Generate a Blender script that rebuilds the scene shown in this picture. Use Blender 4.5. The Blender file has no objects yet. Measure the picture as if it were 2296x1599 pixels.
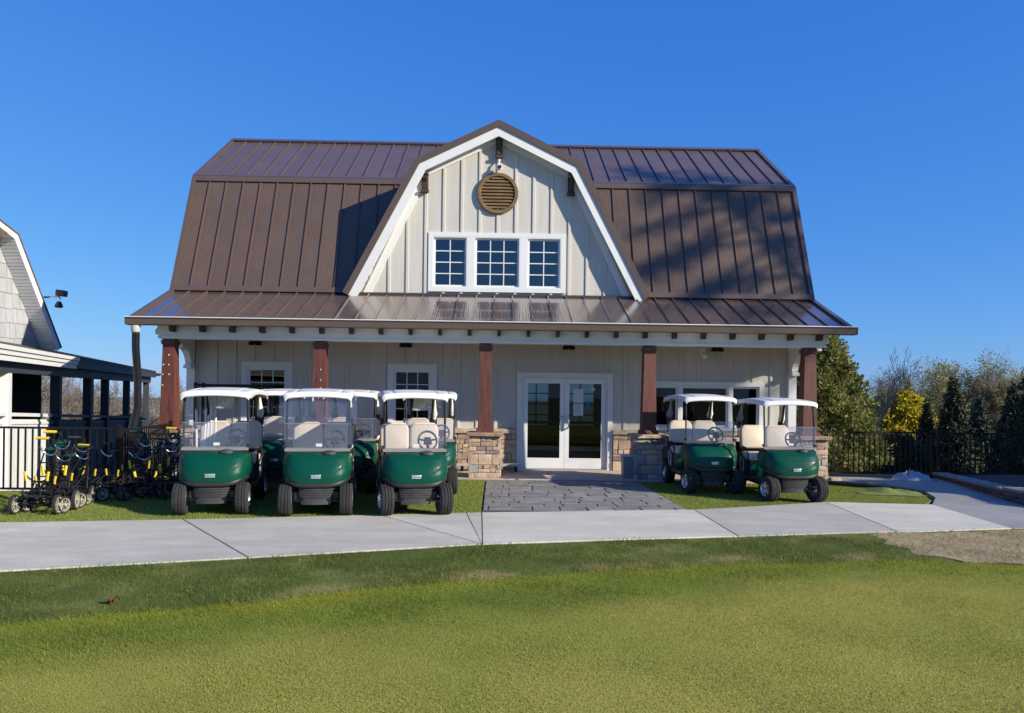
import bpy, bmesh, math, random
import numpy as np
from mathutils import Vector, Matrix, Quaternion

SC = bpy.context.scene
COL = SC.collection
rnd = random.Random(7)
PI = math.pi

# ------------------------------------------------------------------ camera
# building axes: X along the facade, Y away from the viewer, Z up; eye 1.76 m
yaw, roll = math.radians(1.25), 0.0125
Fv = Vector((math.sin(yaw), math.cos(yaw), 0))
R0 = Vector((math.cos(yaw), -math.sin(yaw), 0))
U0 = Vector((0, 0, 1))
Rv = R0 * math.cos(roll) + U0 * math.sin(roll)
Uv = U0 * math.cos(roll) - R0 * math.sin(roll)
cam = bpy.data.cameras.new('camera')
cam.sensor_width = 36.0
cam.lens = 36.0 * 1724 / 2296
cam.shift_y = 84.5 / 2296
cam.clip_start, cam.clip_end = 0.1, 3000
camo = bpy.data.objects.new('camera', cam)
COL.objects.link(camo)
camo.matrix_world = Matrix(((Rv.x, Uv.x, -Fv.x, 0), (Rv.y, Uv.y, -Fv.y, 0), (Rv.z, Uv.z, -Fv.z, 1.76), (0, 0, 0, 1)))
SC.camera = camo

# ------------------------------------------------------------------ sky and sun
SUN_D = Vector((-2.0, 1.126, -1.0)).normalized()        # direction the light travels
SUN_EL = math.asin(-SUN_D.z)
SUN_AZ = math.atan2(-SUN_D.x, -SUN_D.y)                 # clockwise from +Y
world = bpy.data.worlds.new('World')
SC.world = world
world.use_nodes = True
wn = world.node_tree
sky = wn.nodes.new('ShaderNodeTexSky')
sky.sky_type = 'NISHITA'
sky.sun_disc = False
sky.sun_elevation = SUN_EL
sky.sun_rotation = SUN_AZ
sky.altitude = 200
sky.air_density = 1.0
sky.dust_density = 0.15
sky.ozone_density = 3.0
# the camera's colour rendering of the sky, the same for every direction: per channel gain and power
sr = wn.nodes.new('ShaderNodeSeparateColor'); cr_ = wn.nodes.new('ShaderNodeCombineColor')
wn.links.new(sky.outputs[0], sr.inputs[0])
for ch, (gain, power) in enumerate(((.34, 1.0), (1.02, .68), (3.55, .32))):
    pw = wn.nodes.new('ShaderNodeMath'); pw.operation = 'POWER'; pw.inputs[1].default_value = power
    ml = wn.nodes.new('ShaderNodeMath'); ml.operation = 'MULTIPLY'; ml.inputs[1].default_value = gain
    wn.links.new(sr.outputs[ch], pw.inputs[0]); wn.links.new(pw.outputs[0], ml.inputs[0]); wn.links.new(ml.outputs[0], cr_.inputs[ch])
wn.links.new(cr_.outputs[0], wn.nodes['Background'].inputs[0])
wn.nodes['Background'].inputs[1].default_value = 0.10
sl = bpy.data.lights.new('sun', 'SUN')
sl.energy = 4.9
sl.angle = math.radians(0.5)
sl.color = (1.0, 0.92, 0.77)
so = bpy.data.objects.new('sun', sl)
COL.objects.link(so)
so.rotation_euler = SUN_D.to_track_quat('-Z', 'Y').to_euler()
so.location = (20, -11, 12)
SC.view_settings.view_transform = 'Standard'
SC.view_settings.look = 'None'
SC.view_settings.gamma = 1
SC.view_settings.use_curve_mapping = False
SC.view_settings.exposure = 0.45
SC.cycles.max_bounces = 6
SC.cycles.transparent_max_bounces = 16
SC.cycles.caustics_reflective = False
SC.cycles.caustics_refractive = False

# ------------------------------------------------------------------ mesh builder
class MB:
    def __init__(s):
        s.v, s.f = [], []
    def add(s, vs, fs):
        n = len(s.v)
        s.v += [tuple(p) for p in vs]
        s.f += [tuple(i + n for i in f) for f in fs]
        return s
    def box(s, x0, x1, y0, y1, z0, z1):
        return s.add([(x0, y0, z0), (x1, y0, z0), (x1, y1, z0), (x0, y1, z0), (x0, y0, z1), (x1, y0, z1), (x1, y1, z1), (x0, y1, z1)],
                     [(0, 3, 2, 1), (4, 5, 6, 7), (0, 1, 5, 4), (1, 2, 6, 5), (2, 3, 7, 6), (3, 0, 4, 7)])
    def taper(s, cx, cy, z0, z1, a0, b0, a1, b1):
        vs = []
        for z, a, b in ((z0, a0, b0), (z1, a1, b1)):
            vs += [(cx - a, cy - b, z), (cx + a, cy - b, z), (cx + a, cy + b, z), (cx - a, cy + b, z)]
        return s.add(vs, [(0, 3, 2, 1), (4, 5, 6, 7), (0, 1, 5, 4), (1, 2, 6, 5), (2, 3, 7, 6), (3, 0, 4, 7)])
    def prism(s, poly, axis, a, b):
        """poly: 2-D points; axis 'x','y','z' is the extrusion axis; other two in xyz order"""
        def P(p, t):
            return {'x': (t, p[0], p[1]), 'y': (p[0], t, p[1]), 'z': (p[0], p[1], t)}[axis]
        n = len(poly)
        vs = [P(p, a) for p in poly] + [P(p, b) for p in poly]
        fs = [tuple(range(n))[::-1], tuple(range(n, 2 * n))] + [(i, (i + 1) % n, n + (i + 1) % n, n + i) for i in range(n)]
        return s.add(vs, fs)
    def tube(s, pts, r, n=8, cap=True, squash=None):
        pts = [Vector(p) for p in pts]
        rs = r if isinstance(r, (list, tuple)) else [r] * len(pts)
        up = None
        vs, fs = [], []
        for i, p in enumerate(pts):
            t = (pts[min(i + 1, len(pts) - 1)] - pts[max(i - 1, 0)]).normalized()
            if up is None:
                up = Vector((0, 0, 1)) if abs(t.z) < .9 else Vector((0, 1, 0))
            a = t.cross(up).normalized()
            b = a.cross(t).normalized()
            up = b
            q = squash or (1, 1)
            for k in range(n):
                w = 2 * PI * k / n
                vs.append(p + a * (rs[i] * math.cos(w) * q[0]) + b * (rs[i] * math.sin(w) * q[1]))
        for i in range(len(pts) - 1):
            for k in range(n):
                fs.append((i * n + k, i * n + (k + 1) % n, (i + 1) * n + (k + 1) % n, (i + 1) * n + k))
        if cap:
            fs.append(tuple(range(n))[::-1])
            fs.append(tuple((len(pts) - 1) * n + k for k in range(n)))
        return s.add(vs, fs)
    def lathe(s, prof, c=(0, 0, 0), axis='z', n=24, closed=False):
        """prof: (radius, height) along axis"""
        vs, fs = [], []
        for r, h in prof:
            for k in range(n):
                w = 2 * PI * k / n
                a, b = r * math.cos(w), r * math.sin(w)
                p = {'z': (a, b, h), 'x': (h, a, b), 'y': (b, h, a)}[axis]
                vs.append((p[0] + c[0], p[1] + c[1], p[2] + c[2]))
        m = len(prof)
        for i in range(m if closed else m - 1):
            j = (i + 1) % m
            for k in range(n):
                fs.append((i * n + k, i * n + (k + 1) % n, j * n + (k + 1) % n, j * n + k))
        if not closed:
            if prof[0][0] > 1e-4: fs.append(tuple(range(n))[::-1])
            if prof[-1][0] > 1e-4: fs.append(tuple((m - 1) * n + k for k in range(n)))
        return s.add(vs, fs)
    def torus(s, c, R, r, rot=None, n=32, m=8, a0=0, a1=2 * PI):
        full = abs(a1 - a0 - 2 * PI) < 1e-6
        vs, fs = [], []
        N = n if full else n + 1
        for i in range(N):
            w = a0 + (a1 - a0) * i / n
            for j in range(m):
                u = 2 * PI * j / m
                p = Vector(((R + r * math.cos(u)) * math.cos(w), (R + r * math.cos(u)) * math.sin(w), r * math.sin(u)))
                if rot: p = rot @ p
                vs.append(p + Vector(c))
        for i in range(n):
            for j in range(m):
                fs.append((i * m + j, ((i + 1) % N) * m + j, ((i + 1) % N) * m + (j + 1) % m, i * m + (j + 1) % m))
        return s.add(vs, fs)
    def rbox(s, c, size, r, seg=3, rot=None):
        bm = bmesh.new()
        bmesh.ops.create_cube(bm, size=1)
        bmesh.ops.scale(bm, vec=size, verts=bm.verts)
        bmesh.ops.bevel(bm, geom=list(bm.edges), offset=r, segments=seg, profile=.5, affect='EDGES')
        bm.verts.index_update()
        vs = [(rot @ v.co if rot else v.co) + Vector(c) for v in bm.verts]
        fs = [tuple(v.index for v in f.verts) for f in bm.faces]
        bm.free()
        return s.add(vs, fs)
    def ball(s, c, rx, ry, rz, n=12, m=8):
        vs, fs = [], []
        for i in range(m + 1):
            t = PI * i / m
            for k in range(n):
                w = 2 * PI * k / n
                vs.append((c[0] + rx * math.sin(t) * math.cos(w), c[1] + ry * math.sin(t) * math.sin(w), c[2] + rz * math.cos(t)))
        for i in range(m):
            for k in range(n):
                fs.append((i * n + k, (i + 1) * n + k, (i + 1) * n + (k + 1) % n, i * n + (k + 1) % n))
        return s.add(vs, fs)
    def band(s, prof, d0, d1, axis, a, b):
        """strip along an open polyline, between normal offsets d0 and d1, extruded along axis"""
        A, B = offset(prof, d0), offset(prof, d1)
        for i in range(len(prof) - 1):
            s.prism([A[i], A[i + 1], B[i + 1], B[i]], axis, a, b)
        return s
    def grid(s, P, flip=False):
        n, m = len(P), len(P[0])
        vs = [q for row in P for q in row]
        fs = [(i * m + j, i * m + j + 1, (i + 1) * m + j + 1, (i + 1) * m + j) for i in range(n - 1) for j in range(m - 1)]
        if flip: fs = [f[::-1] for f in fs]
        return s.add(vs, fs)
    def mesh(s, name, org=(0, 0, 0), smooth=None):
        me = bpy.data.meshes.new(name)
        o = Vector(org)
        me.from_pydata([tuple(Vector(p) - o) for p in s.v], [], s.f)
        if smooth is not None:
            me.polygons.foreach_set('use_smooth', [True] * len(me.polygons))
            me.set_sharp_from_angle(angle=math.radians(smooth))
        me.update()
        return me

def fixn(me):
    bm = bmesh.new(); bm.from_mesh(me)
    bmesh.ops.remove_doubles(bm, verts=bm.verts, dist=1e-5)
    bmesh.ops.recalc_face_normals(bm, faces=bm.faces)
    bm.to_mesh(me); bm.free()
    return me

def offset(prof, d):
    out = []
    for i, p in enumerate(prof):
        ns = []
        for j in (i - 1, i):
            if 0 <= j < len(prof) - 1:
                dx, dz = prof[j + 1][0] - prof[j][0], prof[j + 1][1] - prof[j][1]
                L = math.hypot(dx, dz)
                ns.append((-dz / L, dx / L))
        if len(ns) == 1:
            n = ns[0]; k = 1
        else:
            n = (ns[0][0] + ns[1][0], ns[0][1] + ns[1][1]); L = math.hypot(*n); n = (n[0] / L, n[1] / L)
            k = 1 / max(.3, n[0] * ns[0][0] + n[1] * ns[0][1])
        out.append((p[0] + n[0] * d * k, p[1] + n[1] * d * k))
    return out

ORG = {}
def thing(name, label, cat, loc=(0, 0, 0), rotz=0, group=None):
    o = bpy.data.objects.new(name, None)
    COL.objects.link(o)
    o.empty_display_size = .2
    o.location = loc
    o.rotation_euler = (0, 0, rotz)
    o['label'] = label; o['category'] = cat
    if group: o['group'] = group
    return o
def tag(o, label=None, cat=None, group=None, kind=None):
    if label: o['label'] = label
    if cat: o['category'] = cat
    if group: o['group'] = group
    if kind: o['kind'] = kind
    return o
def link(name, me, mat=None, parent=None, loc=None, rot=None):
    o = bpy.data.objects.new(name, me)
    COL.objects.link(o)
    if mat is not None and not me.materials: me.materials.append(mat)
    if parent is not None: o.parent = parent
    if loc is not None: o.location = loc
    if rot is not None: o.rotation_euler = rot
    return o
def part(name, mb, mat, parent=None, org=(0, 0, 0), smooth=None, fix=False):
    me = mb.mesh(name, org, smooth)
    if fix: fixn(me)
    return link(name, me, mat, parent)
def copy_tree(o, parent=None):
    c = o.copy(); COL.objects.link(c); c.parent = parent
    for ch in list(o.children): copy_tree(ch, c)
    return c
def np_mesh(name, V, Fc, mat):
    V = np.asarray(V, dtype=np.float32); Fc = np.asarray(Fc, dtype=np.int32)
    me = bpy.data.meshes.new(name)
    k = Fc.shape[1]
    me.vertices.add(len(V)); me.vertices.foreach_set('co', V.ravel())
    me.loops.add(Fc.size); me.loops.foreach_set('vertex_index', Fc.ravel())
    me.polygons.add(len(Fc)); me.polygons.foreach_set('loop_start', np.arange(0, Fc.size, k, dtype=np.int32))
    me.update(calc_edges=True)
    if mat: me.materials.append(mat)
    return me

# ------------------------------------------------------------------ materials
def M(name, col, rough=.6, metal=0., var=0., vs=3., bump=0., bs=30., coat=0., stretch=(1, 1, 1), obvar=0., spec=.5, col2=None, island=0., detail=4., bstretch=None, transl=0.):
    m = bpy.data.materials.new(name); m.use_nodes = True
    nt = m.node_tree; N = nt.nodes; L = nt.links
    b = N['Principled BSDF']
    b.inputs['Roughness'].default_value = rough
    b.inputs['Metallic'].default_value = metal
    b.inputs['Specular IOR Level'].default_value = spec
    if coat:
        b.inputs['Coat Weight'].default_value = coat
        b.inputs['Coat Roughness'].default_value = .04
    col = tuple(col) + (1,)
    src = None
    if var or bump or col2:
        tc = N.new('ShaderNodeTexCoord'); mp = N.new('ShaderNodeMapping')
        mp.inputs['Scale'].default_value = stretch
        L.new(tc.outputs['Object'], mp.inputs[0])
        oi = N.new('ShaderNodeObjectInfo')
        wv = N.new('ShaderNodeMath'); wv.operation = 'MULTIPLY'; wv.inputs[1].default_value = 23.
        L.new(oi.outputs['Random'], wv.inputs[0])
    if var or col2:
        nz = N.new('ShaderNodeTexNoise'); nz.noise_dimensions = '4D'
        nz.inputs['Scale'].default_value = vs; nz.inputs['Detail'].default_value = detail; nz.inputs['Roughness'].default_value = .62
        L.new(mp.outputs[0], nz.inputs['Vector']); L.new(wv.outputs[0], nz.inputs['W'])
        cr = N.new('ShaderNodeValToRGB')
        cr.color_ramp.elements[0].position = .3; cr.color_ramp.elements[1].position = .7
        c2 = col2 if col2 else tuple(min(1, c * (1 + var)) for c in col[:3])
        c1 = col[:3] if col2 else tuple(c * (1 - var) for c in col[:3])
        cr.color_ramp.elements[0].color = tuple(c1) + (1,); cr.color_ramp.elements[1].color = tuple(c2) + (1,)
        L.new(nz.outputs[0], cr.inputs[0]); src = cr.outputs[0]
        if detail >= 7:      # broad blotches and fine speckle on top
            for sc_, lo, hi in ((vs * .31, .80, 1.13), (vs * 45, .88, 1.10)):
                n3 = N.new('ShaderNodeTexNoise'); n3.inputs['Scale'].default_value = sc_; n3.inputs['Detail'].default_value = 6; n3.inputs['Roughness'].default_value = .7
                L.new(tc.outputs['Object'], n3.inputs['Vector'])
                m3 = N.new('ShaderNodeMapRange'); m3.inputs[1].default_value = .3; m3.inputs[2].default_value = .7; m3.inputs[3].default_value = lo; m3.inputs[4].default_value = hi
                L.new(n3.outputs[0], m3.inputs[0])
                vm = N.new('ShaderNodeVectorMath'); vm.operation = 'SCALE'
                L.new(src, vm.inputs[0]); L.new(m3.outputs[0], vm.inputs['Scale']); src = vm.outputs[0]
    if obvar or island:
        hv = N.new('ShaderNodeHueSaturation')
        if src: L.new(src, hv.inputs['Color'])
        else: hv.inputs['Color'].default_value = col
        if island:
            rn = N.new('ShaderNodeNewGeometry').outputs['Random Per Island']; amt = island
        else:
            rn = N.new('ShaderNodeObjectInfo').outputs['Random']; amt = obvar
        mr = N.new('ShaderNodeMapRange'); mr.inputs[3].default_value = 1 - amt; mr.inputs[4].default_value = 1 + amt
        L.new(rn, mr.inputs[0]); L.new(mr.outputs[0], hv.inputs['Value'])
        h2 = N.new('ShaderNodeMath'); h2.operation = 'MULTIPLY'; h2.inputs[1].default_value = 7.31
        h3 = N.new('ShaderNodeMath'); h3.operation = 'FRACT'
        mr2 = N.new('ShaderNodeMapRange'); mr2.inputs[3].default_value = .5 - .05 * amt; mr2.inputs[4].default_value = .5 + .05 * amt
        L.new(rn, h2.inputs[0]); L.new(h2.outputs[0], h3.inputs[0]); L.new(h3.outputs[0], mr2.inputs[0]); L.new(mr2.outputs[0], hv.inputs['Hue'])
        src = hv.outputs[0]
    if src: L.new(src, b.inputs['Base Color'])
    else: b.inputs['Base Color'].default_value = col
    if bump:
        n2 = N.new('ShaderNodeTexNoise'); n2.inputs['Scale'].default_value = bs; n2.inputs['Detail'].default_value = 5
        if bstretch:
            mp2 = N.new('ShaderNodeMapping'); mp2.inputs['Scale'].default_value = bstretch
            L.new(tc.outputs['Object'], mp2.inputs[0]); L.new(mp2.outputs[0], n2.inputs['Vector'])
        else: L.new(mp.outputs[0], n2.inputs['Vector'])
        bp = N.new('ShaderNodeBump'); bp.inputs['Strength'].default_value = bump; bp.inputs['Distance'].default_value = .02
        L.new(n2.outputs[0], bp.inputs['Height']); L.new(bp.outputs[0], b.inputs['Normal'])
    if transl:
        tr = N.new('ShaderNodeBsdfTranslucent'); mx = N.new('ShaderNodeMixShader'); mx.inputs[0].default_value = transl
        if src: L.new(src, tr.inputs[0])
        else: tr.inputs[0].default_value = col
        L.new(b.outputs[0], mx.inputs[1]); L.new(tr.outputs[0], mx.inputs[2]); L.new(mx.outputs[0], N['Material Output'].inputs[0])
    return m

def glass(name, tint, refl=1.0, base=.02, rough=.0, milk=0., milkcol=(.8, .82, .88)):
    m = bpy.data.materials.new(name); m.use_nodes = True
    nt = m.node_tree; N = nt.nodes; L = nt.links
    N.remove(N['Principled BSDF'])
    tr = N.new('ShaderNodeBsdfTransparent'); tr.inputs[0].default_value = tuple(tint) + (1,)
    gl = N.new('ShaderNodeBsdfGlossy'); gl.inputs['Roughness'].default_value = rough
    fr = N.new('ShaderNodeFresnel'); fr.inputs[0].default_value = 1.5
    ma = N.new('ShaderNodeMath'); ma.operation = 'MULTIPLY_ADD'; ma.inputs[1].default_value = refl; ma.inputs[2].default_value = base; ma.use_clamp = True
    L.new(fr.outputs[0], ma.inputs[0])
    mx = N.new('ShaderNodeMixShader'); L.new(ma.outputs[0], mx.inputs[0]); L.new(gl.outputs[0], mx.inputs[2])
    if milk:
        df = N.new('ShaderNodeBsdfDiffuse'); df.inputs[0].default_value = tuple(milkcol) + (1,)
        tl = N.new('ShaderNodeBsdfTranslucent'); tl.inputs[0].default_value = tuple(milkcol) + (1,)
        m2 = N.new('ShaderNodeMixShader'); m2.inputs[0].default_value = .5
        L.new(df.outputs[0], m2.inputs[1]); L.new(tl.outputs[0], m2.inputs[2])
        m3 = N.new('ShaderNodeMixShader'); m3.inputs[0].default_value = milk
        L.new(tr.outputs[0], m3.inputs[1]); L.new(m2.outputs[0], m3.inputs[2]); L.new(m3.outputs[0], mx.inputs[1])
    else: L.new(tr.outputs[0], mx.inputs[1])
    L.new(mx.outputs[0], N['Material Output'].inputs[0])
    return m

def roof_metal(name='roof_metal', coat=.36, crough=.10, bstr=.22, spec=.25, rough=.38):
    """coated steel with fine pinstripes running down the panel (object X is across the panel)"""
    m = M(name, (.118, .080, .058), rough=rough, metal=.0, var=.10, vs=1.2, obvar=.05, spec=spec)
    nt = m.node_tree; N = nt.nodes; L = nt.links
    b = N['Principled BSDF']
    b.inputs['Coat Weight'].default_value = coat; b.inputs['Coat Roughness'].default_value = crough
    tc = N.new('ShaderNodeTexCoord')
    mp = N.new('ShaderNodeMapping'); mp.inputs['Scale'].default_value = (1, .02, .02)
    L.new(tc.outputs['Object'], mp.inputs[0])
    wv = N.new('ShaderNodeTexWave'); wv.inputs['Scale'].default_value = 12.; wv.inputs['Distortion'].default_value = .6
    L.new(mp.outputs[0], wv.inputs[0])
    nz = N.new('ShaderNodeTexNoise'); nz.inputs['Scale'].default_value = 60
    L.new(mp.outputs[0], nz.inputs['Vector'])
    ad = N.new('ShaderNodeMath'); ad.operation = 'ADD'
    L.new(wv.outputs['Fac'], ad.inputs[0]); L.new(nz.outputs[0], ad.inputs[1])
    bp = N.new('ShaderNodeBump'); bp.inputs['Strength'].default_value = bstr; bp.inputs['Distance'].default_value = .003
    L.new(ad.outputs[0], bp.inputs['Height']); L.new(bp.outputs[0], b.inputs['Normal'])
    L.new(bp.outputs[0], b.inputs['Coat Normal'])
    return m

def tyre_mat():
    m = M('tyre_rubber', (.030, .029, .027), rough=.85, var=.35, vs=9)
    nt = m.node_tree; N = nt.nodes; L = nt.links; b = N['Principled BSDF']
    tc = N.new('ShaderNodeTexCoord'); sp = N.new('ShaderNodeSeparateXYZ'); L.new(tc.outputs['Object'], sp.inputs[0])
    at = N.new('ShaderNodeMath'); at.operation = 'ARCTAN2'; L.new(sp.outputs[2], at.inputs[0]); L.new(sp.outputs[1], at.inputs[1])
    k = N.new('ShaderNodeMath'); k.operation = 'MULTIPLY'; k.inputs[1].default_value = 40; L.new(at.outputs[0], k.inputs[0])
    px = N.new('ShaderNodeMath'); px.operation = 'PINGPONG'; px.inputs[1].default_value = .022; L.new(sp.outputs[0], px.inputs[0])
    kx = N.new('ShaderNodeMath'); kx.operation = 'MULTIPLY_ADD'; kx.inputs[1].default_value = 170; L.new(px.outputs[0], kx.inputs[0]); L.new(k.outputs[0], kx.inputs[2])
    sn = N.new('ShaderNodeMath'); sn.operation = 'SINE'; L.new(kx.outputs[0], sn.inputs[0])
    bp = N.new('ShaderNodeBump'); bp.inputs['Strength'].default_value = .8; bp.inputs['Distance'].default_value = .006
    L.new(sn.outputs[0], bp.inputs['Height']); L.new(bp.outputs[0], b.inputs['Normal'])
    return m

ROOF = roof_metal()
ROOFG = roof_metal('glossy_porch_metal', 1.0, .06, .24, .5, .25)
TRIMB = M('brown_trim_metal', (.108, .076, .058), rough=.35, var=.06, coat=.2)
DARKT = M('dark_roof_edge', (.06, .048, .043), rough=.4, var=.08)
WHITE = M('white_trim_paint', (.74, .74, .72), rough=.5, var=.03, vs=2, bump=.05, bs=60)
BEAMP = M('pale_beam_paint', (.80, .80, .77), rough=.55, var=.04, vs=2, stretch=(.3, 2, 2), bump=.08, bs=40)
SIDING = M('cream_siding', (.565, .535, .475), rough=.7, var=.07, vs=3, stretch=(3, 3, .25), bump=.12, bs=30, bstretch=(6, 6, .6))
BATTEN = M('cream_batten', (.575, .545, .48), rough=.7, var=.06, vs=3, stretch=(3, 3, .3), obvar=.03)
POST = M('redwood_stain', (.115, .036, .024), rough=.55, var=.45, vs=6, stretch=(3.5, 3.5, .35), bump=.25, bs=30, bstretch=(5, 5, .4), obvar=.08)
TAIL = M('dark_stained_wood', (.060, .036, .024), rough=.6, var=.4, vs=6, bump=.2)
VENTW = M('weathered_vent_wood', (.17, .105, .05), rough=.75, var=.35, vs=6, stretch=(.4, 3, 3), bump=.3, bs=40, obvar=.12)
GLASS = glass('window_glass', (.30, .37, .36), refl=.8, base=.0)
GLASSU = glass('upper_window_glass', (.16, .20, .24), refl=1.3, base=.10)
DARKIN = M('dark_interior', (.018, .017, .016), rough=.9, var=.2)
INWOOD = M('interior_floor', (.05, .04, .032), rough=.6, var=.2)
STONE = M('ledge_stone', (.475, .345, .245), rough=.9, var=.22, vs=7, bump=.7, bs=14, obvar=.22)
STONEB = M('bluish_ledge_stone', (.34, .33, .33), rough=.9, var=.25, vs=7, bump=.7, bs=14, obvar=.15)
STONEP = M('purple_ledge_stone', (.25, .19, .20), rough=.9, var=.25, vs=7, bump=.7, bs=14, obvar=.15)
MORTAR = M('dark_mortar', (.13, .10, .075), rough=.95, var=.3, vs=12, bump=.4)  # dark mortar backing that shows between the stones
CAPST = M('cap_stone', (.50, .39, .27), rough=.9, var=.25, vs=6, bump=.6, bs=14)
CAPRED = M('reddish_cap_stone', (.33, .21, .155), rough=.9, var=.25, vs=6, bump=.6, bs=14)
METALW = M('white_powder_metal', (.78, .78, .77), rough=.35, var=.02)
CHROME = M('brushed_steel', (.72, .72, .72), rough=.25, metal=1., var=.05)
BLACKM = M('black_powder_metal', (.010, .010, .011), rough=.5, var=.3, spec=.2)
BLACKP = M('black_plastic', (.022, .022, .023), rough=.5, var=.35, vs=8, bump=.05)
GREYP = M('grey_black_plastic', (.045, .045, .046), rough=.55, var=.3, vs=10, bump=.08)
GREEN = M('green_cart_body', (.0012, .058, .034), rough=.38, spec=.2, coat=.16, var=.04)
ROOFW = M('cart_roof_plastic', (.72, .70, .65), rough=.42, var=.05, vs=2)
SEAT = M('cream_vinyl', (.66, .56, .44), rough=.5, var=.05, vs=4, bump=.05, bs=200)
SHIELD = glass('clear_windshield', (.92, .92, .96), refl=1.0, base=.015, milk=.085, milkcol=(.80, .81, .90))
SHIELDE = glass('windshield_edge', (.85, .86, .90), refl=1.2, base=.10, milk=.5, milkcol=(.88, .88, .92))
TYRE = tyre_mat()
RIM = M('silver_wheel', (.62, .62, .62), rough=.3, metal=.9, var=.06)
SILVER = M('badge_silver', (.66, .70, .72), rough=.3, metal=.6)
INK = M('dark_ink', (.03, .05, .05), rough=.6)
PAPER = M('white_paper', (.78, .79, .78), rough=.7, var=.03, transl=.25)
CLOTHW = M('white_cloth', (.72, .70, .66), rough=.85, var=.08, bump=.2, bs=20)
CLOTHG = M('grey_cloth', (.30, .30, .29), rough=.85, var=.1, bump=.2, bs=20)
YELLOW = M('yellow_grip', (.70, .50, .02), rough=.5, var=.05)
DKGREEN = M('dark_green_plastic', (.006, .06, .04), rough=.45, var=.1)
TROLRIM = M('dusty_white_rim', (.36, .33, .27), rough=.7, var=.25, vs=14)
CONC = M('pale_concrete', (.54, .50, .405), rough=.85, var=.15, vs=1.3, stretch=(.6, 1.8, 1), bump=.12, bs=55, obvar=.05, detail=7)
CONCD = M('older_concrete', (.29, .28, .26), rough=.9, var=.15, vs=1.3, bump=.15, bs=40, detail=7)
PINKC = M('pinkish_slab', (.50, .41, .35), rough=.85, var=.12, vs=2, bump=.1, bs=40)
STAMP = M('stamped_grey_concrete', (.235, .225, .205), rough=.7, var=.28, vs=3.2, bump=.55, bs=11, obvar=.10, detail=7)
JOINT = M('stamp_joint', (.075, .072, .068), rough=.9, var=.3)
WBRN = M('bark_brown', (.19, .15, .11), rough=.9, var=.3, vs=5, obvar=.15)
WGRY = M('bark_grey', (.28, .25, .205), rough=.9, var=.3, vs=5, obvar=.15)
SHING = M('grey_shingle', (.38, .385, .40), rough=.8, var=.16, vs=3, stretch=(6, 6, .5), bump=.3, bs=20, bstretch=(8, 8, .5), obvar=.08)
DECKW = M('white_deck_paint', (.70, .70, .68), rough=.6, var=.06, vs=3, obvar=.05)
ROOFS = M('old_brown_shingle', (.12, .075, .055), rough=.9, var=.3, vs=8)
DECKD = M('dark_blue_grey_deck', (.030, .034, .045), rough=.7, var=.15, vs=3, obvar=.15)  # darker tone for the deck parts beyond the white stretch
PIPE = M('black_corrugated_pipe', (.014, .014, .015), rough=.35, var=.2)
TAPE = M('white_duct_tape', (.42, .42, .41), rough=.5, var=.08)
# ------------------------------------------------------------------ ground
def hz(x, y):
    z = -.03
    if y > 18: z -= .085 * (min(y, 75) - 18)
    if x < -7.4 and y > 13.35:
        z = min(z, -1.1 - .17 * max(0, min(y, 55) - 24))
    if x > 8.9 and y > 18.5: z -= .25
    return z
xs = [-700, -350, -180, -100, -70, -50, -38, -28, -21, -16, -13, -10.5, -9, -7.42, -7.38, -5, -2, 1, 4, 6.5, 8.88, 8.92, 11, 14, 18, 23, 30, 40, 55, 75, 110, 200, 400, 700]
ys = [-400, -150, -50, -15, -5, 0, 3, 6, 9, 11, 13.33, 13.37, 15, 16.5, 18, 18.48, 18.52, 20, 22, 24, 27, 30, 34, 38, 42, 47, 51, 55, 60, 67, 75, 90, 130, 220, 400, 800]
g = MB().grid([[(x, y, hz(x, y)) for x in xs] for y in ys])
GROUND = M('dull_winter_grass', (.070, .085, .022), rough=.95, vs=.35, col2=(.10, .095, .04), bump=.4, bs=9, detail=8)
o = part('ground', g, GROUND); tag(o, 'winter grass ground of the course running to the far trees', kind='structure')

def sheet(name, poly, z, mat, label, th=.03, kind='structure'):
    o = part(name, MB().prism(poly, 'z', z - th, z), mat)
    tag(o, label, kind=kind); return o

DIRTM = M('bare_soil', (.25, .17, .085), rough=.95, vs=2.6, col2=(.45, .35, .19), bump=.7, bs=16, detail=8)
TURFM = M('turf_mat', (.15, .19, .045), rough=.95, vs=1.5, col2=(.22, .25, .06), bump=.5, bs=60, detail=8)
near_edge = [(-14, 4.35), (-7.2, 6.6), (-4.68, 7.41), (-2.58, 8.08), (-.13, 8.91), (1.6, 9.28), (3.06, 9.55), (4.58, 9.86), (5.6, 10.0), (7.06, 10.31), (9.5, 10.75), (14, 11.4)]
far_edge = [(14, 13.3), (7.26, 12.58), (5.56, 12.78), (4.2, 12.2), (3.08, 11.75), (1.4, 11.52), (-.18, 11.29), (-2.2, 10.86), (-4.18, 10.44), (-6.38, 10.08), (-8.5, 9.65), (-14, 8.5)]
fringe_edge = [(-14, 2.3), (-6.2, 4.7), (-3.66, 5.8), (-2.02, 6.46), (-.44, 7.19), (.86, 7.62), (2.6, 8.05), (3.9, 8.22), (4.9, 8.22), (6.5, 8.0), (9, 7.8), (14, 7.6)]
green_edge = [(-14, -1), (-8, 2.0), (-4.6, 4.0), (-3.13, 4.96), (-1.63, 5.63), (-.36, 6.04), (1.15, 6.68), (2.56, 7.36), (3.6, 7.72), (4.6, 7.86), (5.7, 7.75), (8, 7.4), (14, 7.0)]
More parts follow.
